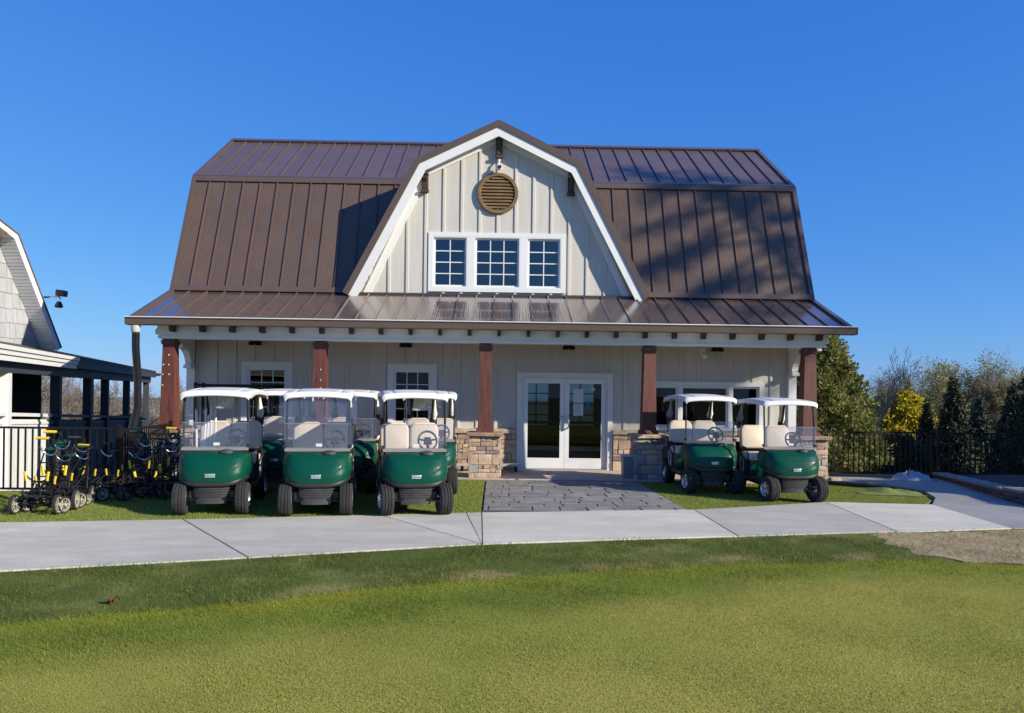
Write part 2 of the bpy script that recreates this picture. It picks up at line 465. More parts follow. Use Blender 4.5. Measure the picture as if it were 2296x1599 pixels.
# one lawn sheet; its turf types follow two smooth curves with uneven edges
def vnoise(x, y, s, seed):
    """smooth value noise, -1..1"""
    g_ = np.random.default_rng(seed).uniform(-1, 1, (64, 64))
    u, v = x * s + 17.3, y * s + 9.1
    i, j = np.floor(u).astype(int), np.floor(v).astype(int); fu, fv = u - i, v - j
    fu, fv = fu * fu * (3 - 2 * fu), fv * fv * (3 - 2 * fv)
    G = lambda a, b: g_[a % 64, b % 64]
    return (G(i, j) * (1 - fu) + G(i + 1, j) * fu) * (1 - fv) + (G(i, j + 1) * (1 - fu) + G(i + 1, j + 1) * fu) * fv
def fbm(x, y, s, seed, n=4):
    return sum(vnoise(x, y, s * 2 ** k, seed + k) * .5 ** k for k in range(n)) / 1.6
fx, fy = np.array([q[0] for q in fringe_edge]), np.array([q[1] for q in fringe_edge])
gx, gy = np.array([q[0] for q in green_edge]), np.array([q[1] for q in green_edge])
def sstep(a, b, v):
    t = np.clip((v - a) / (b - a), 0, 1); return t * t * (3 - 2 * t)
def turf_dist(x, y):
    w = .10 * fbm(x, y, 1.4, 3) + .05 * fbm(x, y, 6, 5)
    return y - np.interp(x, fx, fy) + w, y - np.interp(x, gx, gy) + w * 2.2
def lawn_colour(x, y):
    """albedo of the grass at a place: rough, bright fringe, collar, putting green"""
    d1, d2 = turf_dist(x, y)
    C = lambda *c: np.array(c)[None, :]
    n1, n2, n3 = fbm(x, y, .9, 11)[:, None], fbm(x, y, .35, 21)[:, None], fbm(x, y, 3.2, 31)[:, None]
    rough = C(.112, .142, .026) * (1 + .25 * n3) + np.clip(n1 * .9 + n3 * .6 - .05, 0, 1) * C(.13, .085, .045)
    dry = np.clip(fbm(x, y, 2.2, 41) * 1.6 + .15, 0, 1) * sstep(.55, .12, d1) * sstep(-.10, .10, d1) * sstep(-1.6, .2, x) * .85
    rough = rough * (1 - dry[:, None]) + C(.36, .28, .11) * dry[:, None]
    green = C(.295, .29, .052) * (1 + .10 * n3)
    k1 = np.clip(.5 + n2 * 1.3, 0, 1); green = green * (1 - k1) + (C(.375, .335, .068) * (1 + .08 * n3)) * k1
    k2 = np.clip(n1 * 1.5 - .1, 0, 1); green = green * (1 - .45 * k2) + C(.22, .265, .038) * .45 * k2
    collar = C(.165, .205, .024) * (1 + .18 * n3 + .15 * n1)
    bright = C(.235, .245, .020) * (1 + .12 * n3)
    t = sstep(-.75, .45, d2)[:, None]
    out = green * (1 - t) + collar * t
    b_ = (sstep(-.62, -.08, d1) * (.55 + .45 * np.clip(fbm(x, y, .8, 51) * 2 + .4, 0, 1)))[:, None]
    out = out * (1 - b_) + bright * b_
    r_ = sstep(-.07, .07, d1)[:, None]
    return np.clip(out * (1 - r_) + rough * r_, .005, .9)
def attr_mat(name, rough=.85, island=0., transl=0., bump=0.):
    m = M(name, (.2, .2, .05), rough=rough, var=.12, vs=9, island=0, bump=bump, bs=70, spec=.2)
    nt = m.node_tree; N = nt.nodes; L = nt.links; b = N['Principled BSDF']
    at = N.new('ShaderNodeAttribute'); at.attribute_name = 'turf'
    src = at.outputs['Color']
    if island:
        mr = N.new('ShaderNodeMapRange'); mr.inputs[3].default_value = 1 - island; mr.inputs[4].default_value = 1 + island
        L.new(N.new('ShaderNodeNewGeometry').outputs['Random Per Island'], mr.inputs[0])
        vm = N.new('ShaderNodeVectorMath'); vm.operation = 'SCALE'; L.new(src, vm.inputs[0]); L.new(mr.outputs[0], vm.inputs['Scale']); src = vm.outputs[0]
    L.new(src, b.inputs['Base Color'])
    if transl:
        tr = N.new('ShaderNodeBsdfTranslucent'); mx = N.new('ShaderNodeMixShader'); mx.inputs[0].default_value = transl
        L.new(src, tr.inputs[0]); L.new(b.outputs[0], mx.inputs[1]); L.new(tr.outputs[0], mx.inputs[2]); L.new(mx.outputs[0], N['Material Output'].inputs[0])
    return m
def set_turf(me, rgb):
    a = me.color_attributes.new('turf', 'FLOAT_COLOR', 'POINT')
    a.data.foreach_set('color', np.concatenate([rgb, np.ones((len(rgb), 1))], 1).astype(np.float32).ravel())
LX, LY = np.linspace(-14, 14, 281), np.concatenate([[-8, -2, 1], np.linspace(2.5, 12, 116)])
GX, GY = np.meshgrid(LX, LY)
nex, ney = np.array([q[0] for q in near_edge]), np.array([q[1] for q in near_edge])
GYc = np.minimum(GY, np.interp(GX, nex, ney) + .004)
V = np.stack([GX.ravel(), GYc.ravel(), -.004 + .012 * sstep(-.05, .25, turf_dist(GX.ravel(), GYc.ravel())[0])], 1)
ii = np.arange(len(LX) * len(LY)).reshape(len(LY), len(LX))
Fq = np.stack([ii[:-1, :-1].ravel(), ii[:-1, 1:].ravel(), ii[1:, 1:].ravel(), ii[1:, :-1].ravel()], 1)
ok = (V[Fq[:, 2], 1] - V[Fq[:, 1], 1] > 1e-4) | (V[Fq[:, 3], 1] - V[Fq[:, 0], 1] > 1e-4)
me = np_mesh('lawn_ground', V, Fq[ok], attr_mat('lawn_soil', .95, bump=.45))
set_turf(me, lawn_colour(V[:, 0], V[:, 1]) * .92)
tag(link('lawn_ground', me), 'lawn running from the shaggy strip at the pavement into the closely mown putting green', kind='structure')
sheet('dirt_ground', [(5.1, 9.98), (4.85, 9.75), (4.9, 9.45), (4.72, 9.2), (4.86, 8.9), (4.75, 8.6), (5.0, 8.45), (5.1, 8.22), (5.45, 8.2), (5.7, 8.08), (6.3, 8.22), (7, 8.2), (9, 8.6), (9.5, 10.6), (7.06, 10.24), (5.6, 9.93)], .011, DIRTM, 'bare brown soil patch beside the end of the pavement')
sheet('turf_ground', [(-14, 8.5), (-8.5, 9.6), (-6.38, 10.03), (-4.18, 10.39), (-2.2, 10.81), (-.19, 11.24), (-.19, 15.68), (-7.3, 15.68), (-7.3, 13.25), (-14, 13.25)], .006, TURFM, 'artificial turf strip under the carts and trolleys')
sheet('side_turf_ground', [(2.95, 11.80), (4.2, 12.25), (5.56, 12.83), (7.2, 12.64), (7.6, 13.2), (8.0, 14.3), (7.5, 14.9), (6.6, 15.3), (2.9, 15.6)], .006, TURFM, 'green turf patch under the two carts at the right end')

# pavement: one slab per pour, with real joints between
pav = bpy.data.objects.new('pavement', None); COL.objects.link(pav); pav.location = (0, 9.6, 0)
tag(pav, 'pale concrete pavement running in front of the clubhouse', kind='structure')
def slab(poly, mat=CONC, inset=.008, z=.022, th=.1):
    n = len(poly); cx = sum(p[0] for p in poly) / n; cy = sum(p[1] for p in poly) / n
    q = []
    for i in range(n):
        a, b, c = Vector(poly[i - 1]), Vector(poly[i]), Vector(poly[(i + 1) % n])
        def nn(u, v):
            d = (v - u).normalized(); return Vector((-d.y, d.x))
        area = sum(poly[k][0] * poly[(k + 1) % n][1] - poly[(k + 1) % n][0] * poly[k][1] for k in range(n))
        sg = 1 if area > 0 else -1
        n1, n2 = nn(a, b) * sg, nn(b, c) * sg
        m = (n1 + n2)
        m = m / max(.4, m.length_squared) * 2
        q.append(b + m * inset)
    mb = MB().prism([tuple(p) for p in q], 'z', z - th, z - .006)
    qq = [p + (Vector((cx, cy)) - p).normalized() * .007 for p in q]
    k = len(mb.v)
    mb.add([(p.x, p.y, z - .006) for p in q] + [(p.x, p.y, z) for p in qq], [(i, (i + 1) % n, n + (i + 1) % n, n + i) for i in range(n)] + [tuple(range(n, 2 * n))])
    return part('slab', mb, mat, pav, org=(0, 9.6, 0))
CONCB = M('bluish_concrete', (.47, .44, .36), rough=.85, var=.14, vs=1.3, stretch=(.6, 1.8, 1), bump=.12, bs=55, detail=7)
CONCL = M('bright_concrete', (.60, .555, .445), rough=.85, var=.13, vs=1.3, stretch=(.6, 1.8, 1), bump=.12, bs=55, detail=7)
slab([(-14, 4.35), (-7.2, 6.6), (-4.68, 7.41), (-2.56, 8.09), (-4.18, 10.44), (-6.38, 10.08), (-8.5, 9.65), (-14, 8.5)], CONC)
slab([(-2.56, 8.09), (-.13, 8.91), (-1.62, 10.98), (-2.2, 10.86), (-4.18, 10.44)], CONC)
slab([(-.13, 8.91), (-.40, 11.25), (-1.62, 10.98)], CONC)
slab([(-.13, 8.91), (-.18, 11.29), (-.40, 11.25)], CONC, .004)
slab([(-.13, 8.91), (1.6, 9.28), (3.06, 9.55), (3.08, 11.75), (1.4, 11.52), (-.18, 11.29)], CONCL)
slab([(3.06, 9.55), (4.58, 9.86), (5.3, 9.99), (5.56, 12.78), (4.2, 12.2), (3.08, 11.75)], CONCB)
slab([(5.3, 9.99), (5.6, 10.0), (7.06, 10.31), (7.26, 12.58), (5.56, 12.78)], CONCL)
path = [(7.06, 10.31), (9.5, 10.75), (10.2, 11.6), (8.75, 12.3), (8.95, 13.4), (9.5, 15.2), (9.75, 16.7), (7.3, 16.95), (7.25, 16.2), (7.9, 15.3), (8.2, 14.5), (7.85, 13.5), (7.26, 12.58)]
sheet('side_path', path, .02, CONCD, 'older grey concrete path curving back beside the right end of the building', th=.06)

# porch slab + stamped paving
sheet('porch_floor', [(-7.0, 15.72), (6.95, 15.72), (6.95, 17.7), (-7.0, 17.7)], .03, PINKC, 'pinkish concrete porch floor under the columns', th=.1)
sp = bpy.data.objects.new('stamped_paving', None); COL.objects.link(sp); sp.location = (1.4, 13.8, 0)
tag(sp, 'dark grey stamped concrete forecourt leading to the double doors', kind='structure')
part('paving_bed', MB().prism([(-.17, 11.33), (1.4, 11.56), (3.0, 11.78), (2.9, 15.70), (-.17, 15.70)], 'z', -.05, .004), JOINT, sp, org=(1.4, 13.8, 0))
r2 = random.Random(5)
y = 11.62; row = 0
def clipx(y):
    return -.165, 2.985 - (y - 11.78) * .02
while y < 15.66:
    h = r2.choice([.20, .30, .42, .30])
    y1 = min(y + h, 15.69)
    x0, xe = clipx(y); x = x0 - r2.random() * .3
    while x < xe:
        w = r2.choice([.30, .42, .55, .68])
        a, b = max(x, x0), min(x + w, xe)
        if b - a > .06:
            gz = .008; zz = .013 + r2.uniform(-.002, .003)
            def yy(px, py):   # skewed front edge follows the pavement
                return max(py, 11.37 + (px + .18) * .142)
            j = lambda: r2.uniform(-.006, .006)
            c = [(a + gz + j(), yy(a, y) + gz), (b - gz + j(), yy(b, y) + gz), (b - gz + j(), y1 - gz + j()), (a + gz + j(), y1 - gz + j())]
            if min(c[2][1] - c[1][1], c[3][1] - c[0][1]) > .05:
                m = MB().prism(c, 'z', -.01, zz - .006)
                d = [(p[0] * .97 + .03 * (a + b) / 2, p[1] * .97 + .03 * (y + y1) / 2) for p in c]
                m.add([(p[0], p[1], zz - .006) for p in c] + [(p[0], p[1], zz) for p in d], [(0, 1, 5, 4), (1, 2, 6, 5), (2, 3, 7, 6), (3, 0, 4, 7), (4, 5, 6, 7)])
                part('paver', m, STAMP, sp, org=(1.4, 13.8, 0))
        x += w
    y = y1

# ------------------------------------------------------------------ clubhouse
OC = (0, 17.7, 0)
club = thing('clubhouse', 'cream board and batten clubhouse with brown metal gambrel roof and columned porch', 'building', OC)
def cpart(name, mb, mat, parent=None, smooth=None):
    return part(name, mb, mat, parent or club, OC, smooth)
XL, XR = -6.98, 6.92
EL, ER = -7.34, 7.28
KNEE = (17.58, 4.02); BRK = (18.80, 6.93); RID = (21.5, 8.70)
PE = (15.66, 3.20)
DP = [(-3.44, 4.0), (-1.86, 7.02), (.01, 7.93), (1.89, 7.02), (3.46, 4.0)]       # dormer outer roof line (x, z)
def dz(x):
    for (xa, za), (xb, zb) in zip(DP, DP[1:]):
        if xa <= x <= xb: return za + (zb - za) * (x - xa) / (xb - xa)
    return -9

# walls as plates round the openings
wins = [(-5.79, -4.64, 1.0, 2.43), (-2.47, -1.345, 1.0, 2.42)]
door = (.60, 2.61, .03, 2.22)
bigw = (3.56, 6.21, 1.0, 2.10)
ops = sorted([(w[0] + .09, w[1] - .09, w[2] + .07, w[3] - .1) for w in wins] + [door, (bigw[0] + .1, bigw[1] - .12, bigw[2] + .03, bigw[3] - .1)])
wall = MB(); x = XL
for a, b, z0, z1 in ops:
    wall.box(x, a, 17.7, 17.85, 0, 4.05)
    wall.box(a, b, 17.7, 17.85, 0, z0) if z0 > .05 else None
    wall.box(a, b, 17.7, 17.85, z1, 4.05); x = b
wall.box(x, XR, 17.7, 17.85, 0, 4.05)
# side walls with the gambrel outline, back wall with openings to the light
gp = [(17.85, 0), (25.4, 0), (25.4, 4.0), (24.2, 6.85), (21.5, 8.6), (18.85, 6.85), (17.85, 4.05)]
wall.prism(gp, 'x', XL, XL + .15); wall.prism(gp, 'x', XR - .15, XR)
bw = [(.95, 1.75, .75, 2.15), (2.35, 3.25, .75, 2.15)]
x = XL + .15
for a, b, z0, z1 in bw:
    wall.box(x, a, 25.25, 25.4, 0, 4.05); wall.box(a, b, 25.25, 25.4, 0, z0); wall.box(a, b, 25.25, 25.4, z1, 4.05); x = b
wall.box(x, XR - .15, 25.25, 25.4, 0, 4.05)
wallo = cpart('wall', wall, SIDING)
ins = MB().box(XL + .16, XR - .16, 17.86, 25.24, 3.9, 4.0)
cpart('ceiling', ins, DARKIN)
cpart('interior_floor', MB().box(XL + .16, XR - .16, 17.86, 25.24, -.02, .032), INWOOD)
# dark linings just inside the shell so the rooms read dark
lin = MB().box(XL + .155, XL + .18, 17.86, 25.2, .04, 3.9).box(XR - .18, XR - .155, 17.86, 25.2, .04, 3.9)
cpart('darkening_lining', lin, DARKIN)
for a, b, z0, z1 in bw:
    m = MB()
    for i in range(1, 2): m.box(a + (b - a) * i / 2 - .02, a + (b - a) * i / 2 + .02, 25.3, 25.34, z0, z1)
    for i in range(1, 4): m.box(a, b, 25.3, 25.34, z0 + (z1 - z0) * i / 4 - .02, z0 + (z1 - z0) * i / 4 + .02)
    cpart('rear_window', m, BLACKM)
# dark linings of the back wall and two partitions, added to keep the front windows dark
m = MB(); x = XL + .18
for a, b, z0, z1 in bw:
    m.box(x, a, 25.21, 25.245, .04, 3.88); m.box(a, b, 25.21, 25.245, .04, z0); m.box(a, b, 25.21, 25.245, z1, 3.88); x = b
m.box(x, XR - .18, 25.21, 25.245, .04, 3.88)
cpart('darkening_lining', m, DARKIN)
cpart('blocking_partition', MB().box(.20, .28, 17.9, 25.2, .04, 3.88), DARKIN); cpart('blocking_partition', MB().box(3.5, 3.55, 17.9, 25.2, .04, 3.88), DARKIN)
# shop counter and shelves seen through the glass
cpart('counter', MB().box(4.2, 6.2, 20.0, 20.6, .04, 1.05).box(4.15, 6.25, 19.95, 20.65, 1.05, 1.1), INWOOD)

# battens
bat_me = {}
def batten(x, z0, z1, yf=17.70, par=None, w=.062):
    key = (round(z1 - z0, 2), w)
    if key not in bat_me:
        h = key[0]; t = .024
        m = MB().add([(-w / 2, 0, 0), (w / 2, 0, 0), (-w / 2, 0, h), (w / 2, 0, h), (-w / 2, -t + .004, 0), (-w / 2 + .004, -t, 0), (w / 2 - .004, -t, 0), (w / 2, -t + .004, 0), (-w / 2, -t + .004, h), (-w / 2 + .004, -t, h), (w / 2 - .004, -t, h), (w / 2, -t + .004, h)],
                     [(0, 4, 8, 2), (4, 5, 9, 8), (5, 6, 10, 9), (6, 7, 11, 10), (7, 1, 3, 11), (0, 1, 7, 6, 5, 4), (2, 8, 9, 10, 11, 3)])
        bat_me[key] = m.mesh('batten')
    return link('batten', bat_me[key], BATTEN, par or wallo, (x, yf - 17.7, z0))
SP = .4255
k0 = -6.80
for i in range(40):
    x = k0 + i * SP
    if x > XR - .1: break
    spans = [(.97, 3.2)]
    for a, b, z0, z1 in [(w[0], w[1], w[2], w[3]) for w in wins] + [(.50, 2.71, 0, 2.27), (bigw[0], bigw[1], bigw[2], bigw[3])]:
        if a - .03 < x < b + .03:
            spans = [(z1 + .004, 3.2)]
    for a, b in spans: batten(x, a, b)
# corner boards
for x in (XL - .02, XR - .10):
    cpart('corner_board', MB().box(x, x + .12, 17.66, 17.705, .97, 3.95), WHITE)

# wainscot: ledge + stones
def ledge(a, b):
    m = MB(); n = max(2, int((b - a) / .16)); P = []
    for zz, yy in ((.865, 17.6), (.87, 17.545), (.955, 17.54), (.965, 17.6), (.968, 17.7)):
        P.append([(a + (b - a) * i / n, yy + (rnd.uniform(-.012, .012) if zz < .96 and yy < 17.58 else 0), zz + (rnd.uniform(-.008, .008))) for i in range(n + 1)])
    m.grid(P); m.box(a, b, 17.56, 17.70, .87, .95)
    cpart('stone_ledge', m, CAPST)
for a, b in ((XL, .50), (2.71, XR)): ledge(a, b)

def stone_mesh(w, h, d, r):
    nx, nz = max(2, min(4, int(w / .07))), max(2, min(3, int(h / .05)))
    P = []
    for j in range(nz + 1):
        row = []
        for i in range(nx + 1):
            e = (i in (0, nx)) or (j in (0, nz))
            row.append((w * i / nx - w / 2 + (0 if i in (0, nx) else r.uniform(-.01, .01)), -d + (.012 if e else 0) + r.uniform(-.010, .012), h * j / nz - h / 2))
        P.append(row)
    m = MB().grid(P)
    a, b, c, e = P[0], P[-1], [row[0] for row in P], [row[-1] for row in P]
    bk = lambda p: (p[0], 0, p[2])
    for line, fl in ((a, False), (b, True), (c, True), (e, False)):
        m.grid([[bk(p) for p in line], list(line)], fl)
    return m
def stones(W, H, seed):
    """ashlar layout of a W x H face: list of (x, z, w, h)"""
    r = random.Random(seed); out = []; z = 0
    while z < H - .02:
        h = r.choice([.11, .16, .20, .22])
        if H - z - h < .08: h = H - z
        x = 0
        while x < W - .01:
            w = r.choice([.12, .2, .28, .36, .24])
            if W - x - w < .08: w = W - x
            if h > .15 and r.random() < .4:
                k = r.choice([.4, .5, .6])
                out.append((x, z, w, h * k)); 
                if w > .22 and r.random() < .5:
                    out.append((x, z + h * k, w * .45, h * (1 - k))); out.append((x + w * .45, z + h * k, w * .55, h * (1 - k)))
                else: out.append((x, z + h * k, w, h * (1 - k)))
            else: out.append((x, z, w, h))
            x += w
        z += h
    return out
def stone_mat(r):
    q = r.random()
    return STONEB if q < .09 else STONEP if q < .15 else STONE
def stone_face(parent, x0, x1, z0, z1, yf, seed, facing='front', joined=False, g=.005):
    """stones proud of plane yf; facing 'front' (-Y), 'left' (-X) or 'right' (+X) - then x0,x1 run along Y and yf is X"""
    r = random.Random(seed); allm = MB()
    for sx, sz, w, h in stones(x1 - x0, z1 - z0, seed):
        m = stone_mesh(w - 2 * g, h - 2 * g, .05 + r.uniform(0, .028), r)
        u, z = x0 + sx + w / 2, z0 + sz + h / 2
        if facing == 'front': loc, rot = (u, yf, z), 0
        elif facing == 'left': loc, rot = (yf, u, z), -PI / 2
        else: loc, rot = (yf, u, z), PI / 2
        if joined:
            Q = Matrix.Rotation(rot, 3, 'Z')
            allm.add([Q @ Vector(p) + Vector(loc) for p in m.v], m.f)
        else:
            link('stone', m.mesh('stone', smooth=35), stone_mat(r), parent, (loc[0] - OC[0], loc[1] - OC[1], loc[2]), (0, 0, rot))
    if joined:
        o = cpart('stonework', allm, STONE, parent); tag(o, kind='stuff')
wain = cpart('wainscot', MB().box(XL, .50, 17.64, 17.70, .03, .875).box(2.71, XR, 17.64, 17.70, .03, .875), MORTAR)
stone_face(wain, -1.45, .49, .03, .865, 17.645, 11)
stone_face(wain, 2.72, 3.75, .03, .865, 17.645, 12)
stone_face(wain, 5.9, XR, .03, .865, 17.645, 13)
stone_face(wain, XL, -1.45, .03, .865, 17.645, 14, joined=True)
stone_face(wain, 3.75, 5.9, .03, .865, 17.645, 15, joined=True)

# piers and columns
COLX = [-6.74, -3.64, -.205, 3.22, 6.60]
for i, cx in enumerate(COLX):
    p = cpart('stone_pier', MB().box(cx - .27, cx + .27, 15.87, 16.37, .0, .89), MORTAR)
    stone_face(p, cx - .325, cx + .325, .03, .885, 15.875, 40 + i)
    if i < 4: stone_face(p, 15.82, 16.40, .03, .885, cx + .27, 60 + i, 'right')
    if i == 4: stone_face(p, 15.82, 16.40, .03, .885, cx - .27, 60 + i, 'left'); stone_face(p, 15.82, 16.40, .03, .885, cx + .27, 70 + i, 'right')
    if i == 3: stone_face(p, 15.82, 16.40, .03, .885, cx - .27, 80 + i, 'left')
    m = MB(); P = []; n = 6
    for zz, e in ((.888, .35), (.891, .38), (.946, .385), (.960, .365)):
        ring = []
        for q, (ax, ay) in enumerate([(-1, -1), (1, -1), (1, 1), (-1, 1)]):
            bx, by = [(1, -1), (1, 1), (-1, 1), (-1, -1)][q]
            for t in range(n):
                f = t / n
                ring.append((cx + e * (ax + (bx - ax) * f) + rnd.uniform(-.008, .008), 16.10 + (e - .03) * (ay + (by - ay) * f) + rnd.uniform(-.008, .008), zz + rnd.uniform(-.004, .004)))
        ring.append(ring[0]); P.append(ring)
    m.grid(P); m.add([P[-1][k] for k in range(4 * n)], [tuple(range(4 * n))])
    cpart('pier_cap', m, CAPRED if i != 3 else CAPST, p)
    c = MB().taper(cx, 16.10, .958, 2.82, .152, .152, .115, .115)
    co = cpart('column', c, POST)
    cpart('column_collar', MB().taper(cx, 16.10, 2.70, 2.775, .138, .138, .141, .141), POST, co)
    cpart('column_base', MB().taper(cx, 16.10, .957, 1.045, .182, .182, .178, .178), POST, co)
# open bolt holes / pale pegs on the two left columns
m = MB()
for (cx, pts) in ((-6.74, [(.02, 2.48), (.02, 2.28), (.03, 2.08), (-.09, 2.28), (-.1, 2.08), (-.1, 1.86)]), (-3.64, [(.03, 2.22), (.03, 2.0), (.03, 1.84)])):
    for dx, z in pts: m.lathe([(.012, 15.98), (.012, 15.955)], (cx + dx, 0, z), 'y', 8)
cpart('screw_head', m, METALW)

# beam, returns, corbels, ceiling
beam = MB().box(-6.91, 6.88, 15.96, 16.24, 2.87, 3.10).box(-6.93, 6.90, 15.94, 16.26, 2.815, 2.875).box(-6.94, 6.91, 15.925, 16.275, 2.835, 2.855)
for sx, xe in ((-1, -6.91), (1, 6.88)):     # shaped beam ends
    beam.prism([(xe, 2.87), (xe + sx * .10, 2.91), (xe + sx * .10, 3.0), (xe + sx * .06, 3.03), (xe + sx * .06, 3.1), (xe, 3.1)][::sx], 'y', 15.98, 16.22)
cpart('porch_beam', beam, BEAMP)
for xs_, sgn in ((XL + .06, 1), (XR - .06, -1)):
    r = MB().box(xs_ - .09, xs_ + .09, 16.28, 17.64, 2.80, 3.08).box(xs_ - .11, xs_ + .11, 16.28, 17.64, 2.765, 2.80)
    ro = cpart('return_beam', r, BEAMP)
    pr = [(17.66, 2.76), (16.98, 2.76), (16.98, 2.66), (17.05, 2.64)]
    for q in range(0, 9):
        a = q / 8 * PI / 2
        pr.append((17.05 + .42 * math.sin(a), 2.14 + .50 * math.cos(a) ** 1.2))
    pr += [(17.5, 2.08), (17.42, 2.08), (17.42, 1.96), (17.66, 1.96)]
    pr = [(y_, 2.76 - (2.76 - z_) * .62) for y_, z_ in pr]
    cpart('corbel', MB().prism(pr, 'x', xs_ - .07, xs_ + .07).box(xs_ - .085, xs_ + .085, 17.4, 17.66, 2.255, 2.32), WHITE)
    cpart('pilaster', MB().box(xs_ - .09, xs_ + .09, 17.6, 17.7, .97, 2.26), WHITE)
cpart('porch_ceiling', MB().box(-6.97, 6.91, 16.24, 17.69, 3.085, 3.12), SIDING)
for i in range(23):
    x = -6.60 + i * .6056
    pr = [(15.73, 3.03), (15.74, 2.965), (15.80, 2.945), (15.975, 2.955), (15.975, 3.09), (15.72, 3.09)]
    cpart('rafter_tail', MB().prism(pr, 'x', x - .034, x + .034), TAIL)

# gutter
gut = MB().prism([(15.50, 3.065), (15.49, 3.18), (15.475, 3.19), (15.475, 3.205), (15.50, 3.205), (15.51, 3.19), (15.515, 3.08), (15.655, 3.08), (15.655, 3.20), (15.67, 3.20), (15.67, 3.055), (15.52, 3.055)], 'x', -7.40, 7.36)
for xe in (-7.404, 7.352): gut.prism([(15.49, 3.06), (15.48, 3.2), (15.67, 3.2), (15.67, 3.055)], 'x', xe, xe + .012)
go = cpart('gutter', gut, TRIMB)
cpart('gutter_lip', MB().box(-7.40, 7.36, 15.462, 15.503, 3.206, 3.222), WHITE, go)
cpart('eave_soffit', MB().box(-7.3, 7.25, 15.68, 15.96, 3.10, 3.115), BEAMP)

# ------------------------------------------------------------------ roofs: panels laid one by one
def slope_frame(a, b):
    """matrix: local x = X, local y = up the slope, local z = outward normal; a, b = (Y, Z)"""
    u = Vector((0, b[0] - a[0], b[1] - a[1])).normalized()
    n = Vector((1, 0, 0)).cross(u)
    return Matrix(((1, u.x, n.x), (0, u.y, n.y), (0, u.z, n.z)))
pan_me = {}
def panel(par, name, F, a, x, w, l0, l1, mat=None, rib=.0028):
    mat = mat or ROOF
    key = (round(w, 3), round(l1 - l0, 2), mat.name)
    if key not in pan_me:
        L = key[1]; W = w
        m = MB()
        # shallow pan with a raised rib along the +x edge and a small hem on the other
        sec = [(0, .0), (.0, .004)] + [(W * (k + .5 * q) / 9.5 + .012, .004 + rib * (q == 1)) for k in range(1, 8) for q in (0, 1, 2)][:-1] + [(W - .034, .004), (W - .030, .036), (W - .004, .036), (W - .001, .004), (W - .001, 0)]
        m.prism(sec, 'y', 0, L)
        m.v = [(p[0], p[1], p[2]) for p in m.v]
        pan_me[key] = fixn(m.mesh('roof_panel'))
    p = Vector((x, a[0], a[1])) - Vector(OC) + F @ Vector((0, l0, 0))
    o = link(name, pan_me[key], mat, par)
    o.matrix_local = Matrix.Translation(p) @ F.to_4x4()
    return o
PW = .4062
NP = 36
def lay(partname, a, b, dormer, mat=None, rib=.0028):
    F = slope_frame(a, b); L = math.hypot(b[0] - a[0], b[1] - a[1])
    n = F @ Vector((0, 0, 1))
    deck = MB()
    pa, pb = (a[0] - n.y * .01, a[1] - n.z * .01), (b[0] - n.y * .01, b[1] - n.z * .01)
    q = [pa, pb, (pb[0] - n.y * .08, pb[1] - n.z * .08), (pa[0] - n.y * .08, pa[1] - n.z * .08)]
    if dormer:
        deck.prism(q, 'x', EL, -3.40); deck.prism(q, 'x', 3.42, ER)
        # triangular infills beside the dormer
        for sx in (-1, 1):
            pass
    else: deck.prism(q, 'x', EL, ER)
    par = cpart(partname, deck, DARKT)
    for i in range(NP):
        x = EL + i * PW
        l0 = 0
        if dormer:
            zmin = min(dz(x), dz(x + PW)) - .05
            if zmin > a[1]: l0 = (zmin - a[1]) / (b[1] - a[1]) * L
        if l0 < L - .05: panel(par, 'roof_panel', F, a, x, PW, l0, L, mat, rib)
    return par
lower = lay('lower_roof', KNEE, BRK, True)
upper = lay('upper_roof', BRK, RID, True, None, .0025)
porchr = lay('porch_roof', PE, (17.60, 4.0), False, ROOFG, .0012)
# rear slopes, one plate each
cpart('rear_roof', MB().prism([RID, (24.2, 6.93), (25.42, 4.02), (25.34, 4.0), (24.13, 6.86), (21.5, 8.6)], 'x', EL, ER), DARKT)
# trims: knee band, break band, ridge cap, end rakes
tr = MB()
def xband(mb, a, b, off, th, x0, x1):
    F = slope_frame(a, b); n = F @ Vector((0, 0, 1))
    P = lambda p, d: (p[0] + n.y * d, p[1] + n.z * d)
    mb.prism([P(a, off), P(b, off), P(b, off + th), P(a, off + th)], 'x', x0, x1)
for x0, x1 in ((EL - .03, -3.30), (3.32, ER + .03)):
    xband(tr, (17.575, 4.0), (17.575 + .05, 4.0 + .12), .008, .045, x0, x1)
for x0, x1 in ((EL - .03, -1.78), (1.80, ER + .03)):
    xband(tr, (18.745, 6.80), (18.80, 6.935), .02, .03, x0, x1)
    xband(tr, (18.78, 6.922), (18.88, 6.985), .02, .03, x0, x1)
xband(tr, (21.36, 8.61), (21.5, 8.70), .035, .03, EL - .03, ER + .03)
xband(tr, (21.5, 8.70), (21.64, 8.61), .035, .03, EL - .03, ER + .03)
cpart('roof_trim', tr, TRIMB)
for x0, x1 in ((EL - .045, EL + .055), (ER - .055, ER + .045)):
    rk = MB()
    for a, b in ((PE, (17.60, 4.0)), (KNEE, BRK), (BRK, RID), (RID, (24.2, 6.93)), ((24.2, 6.93), (25.42, 4.02))):
        xband(rk, a, b, -.14, .19, x0, x1)
    cpart('end_rake', rk, TRIMB)


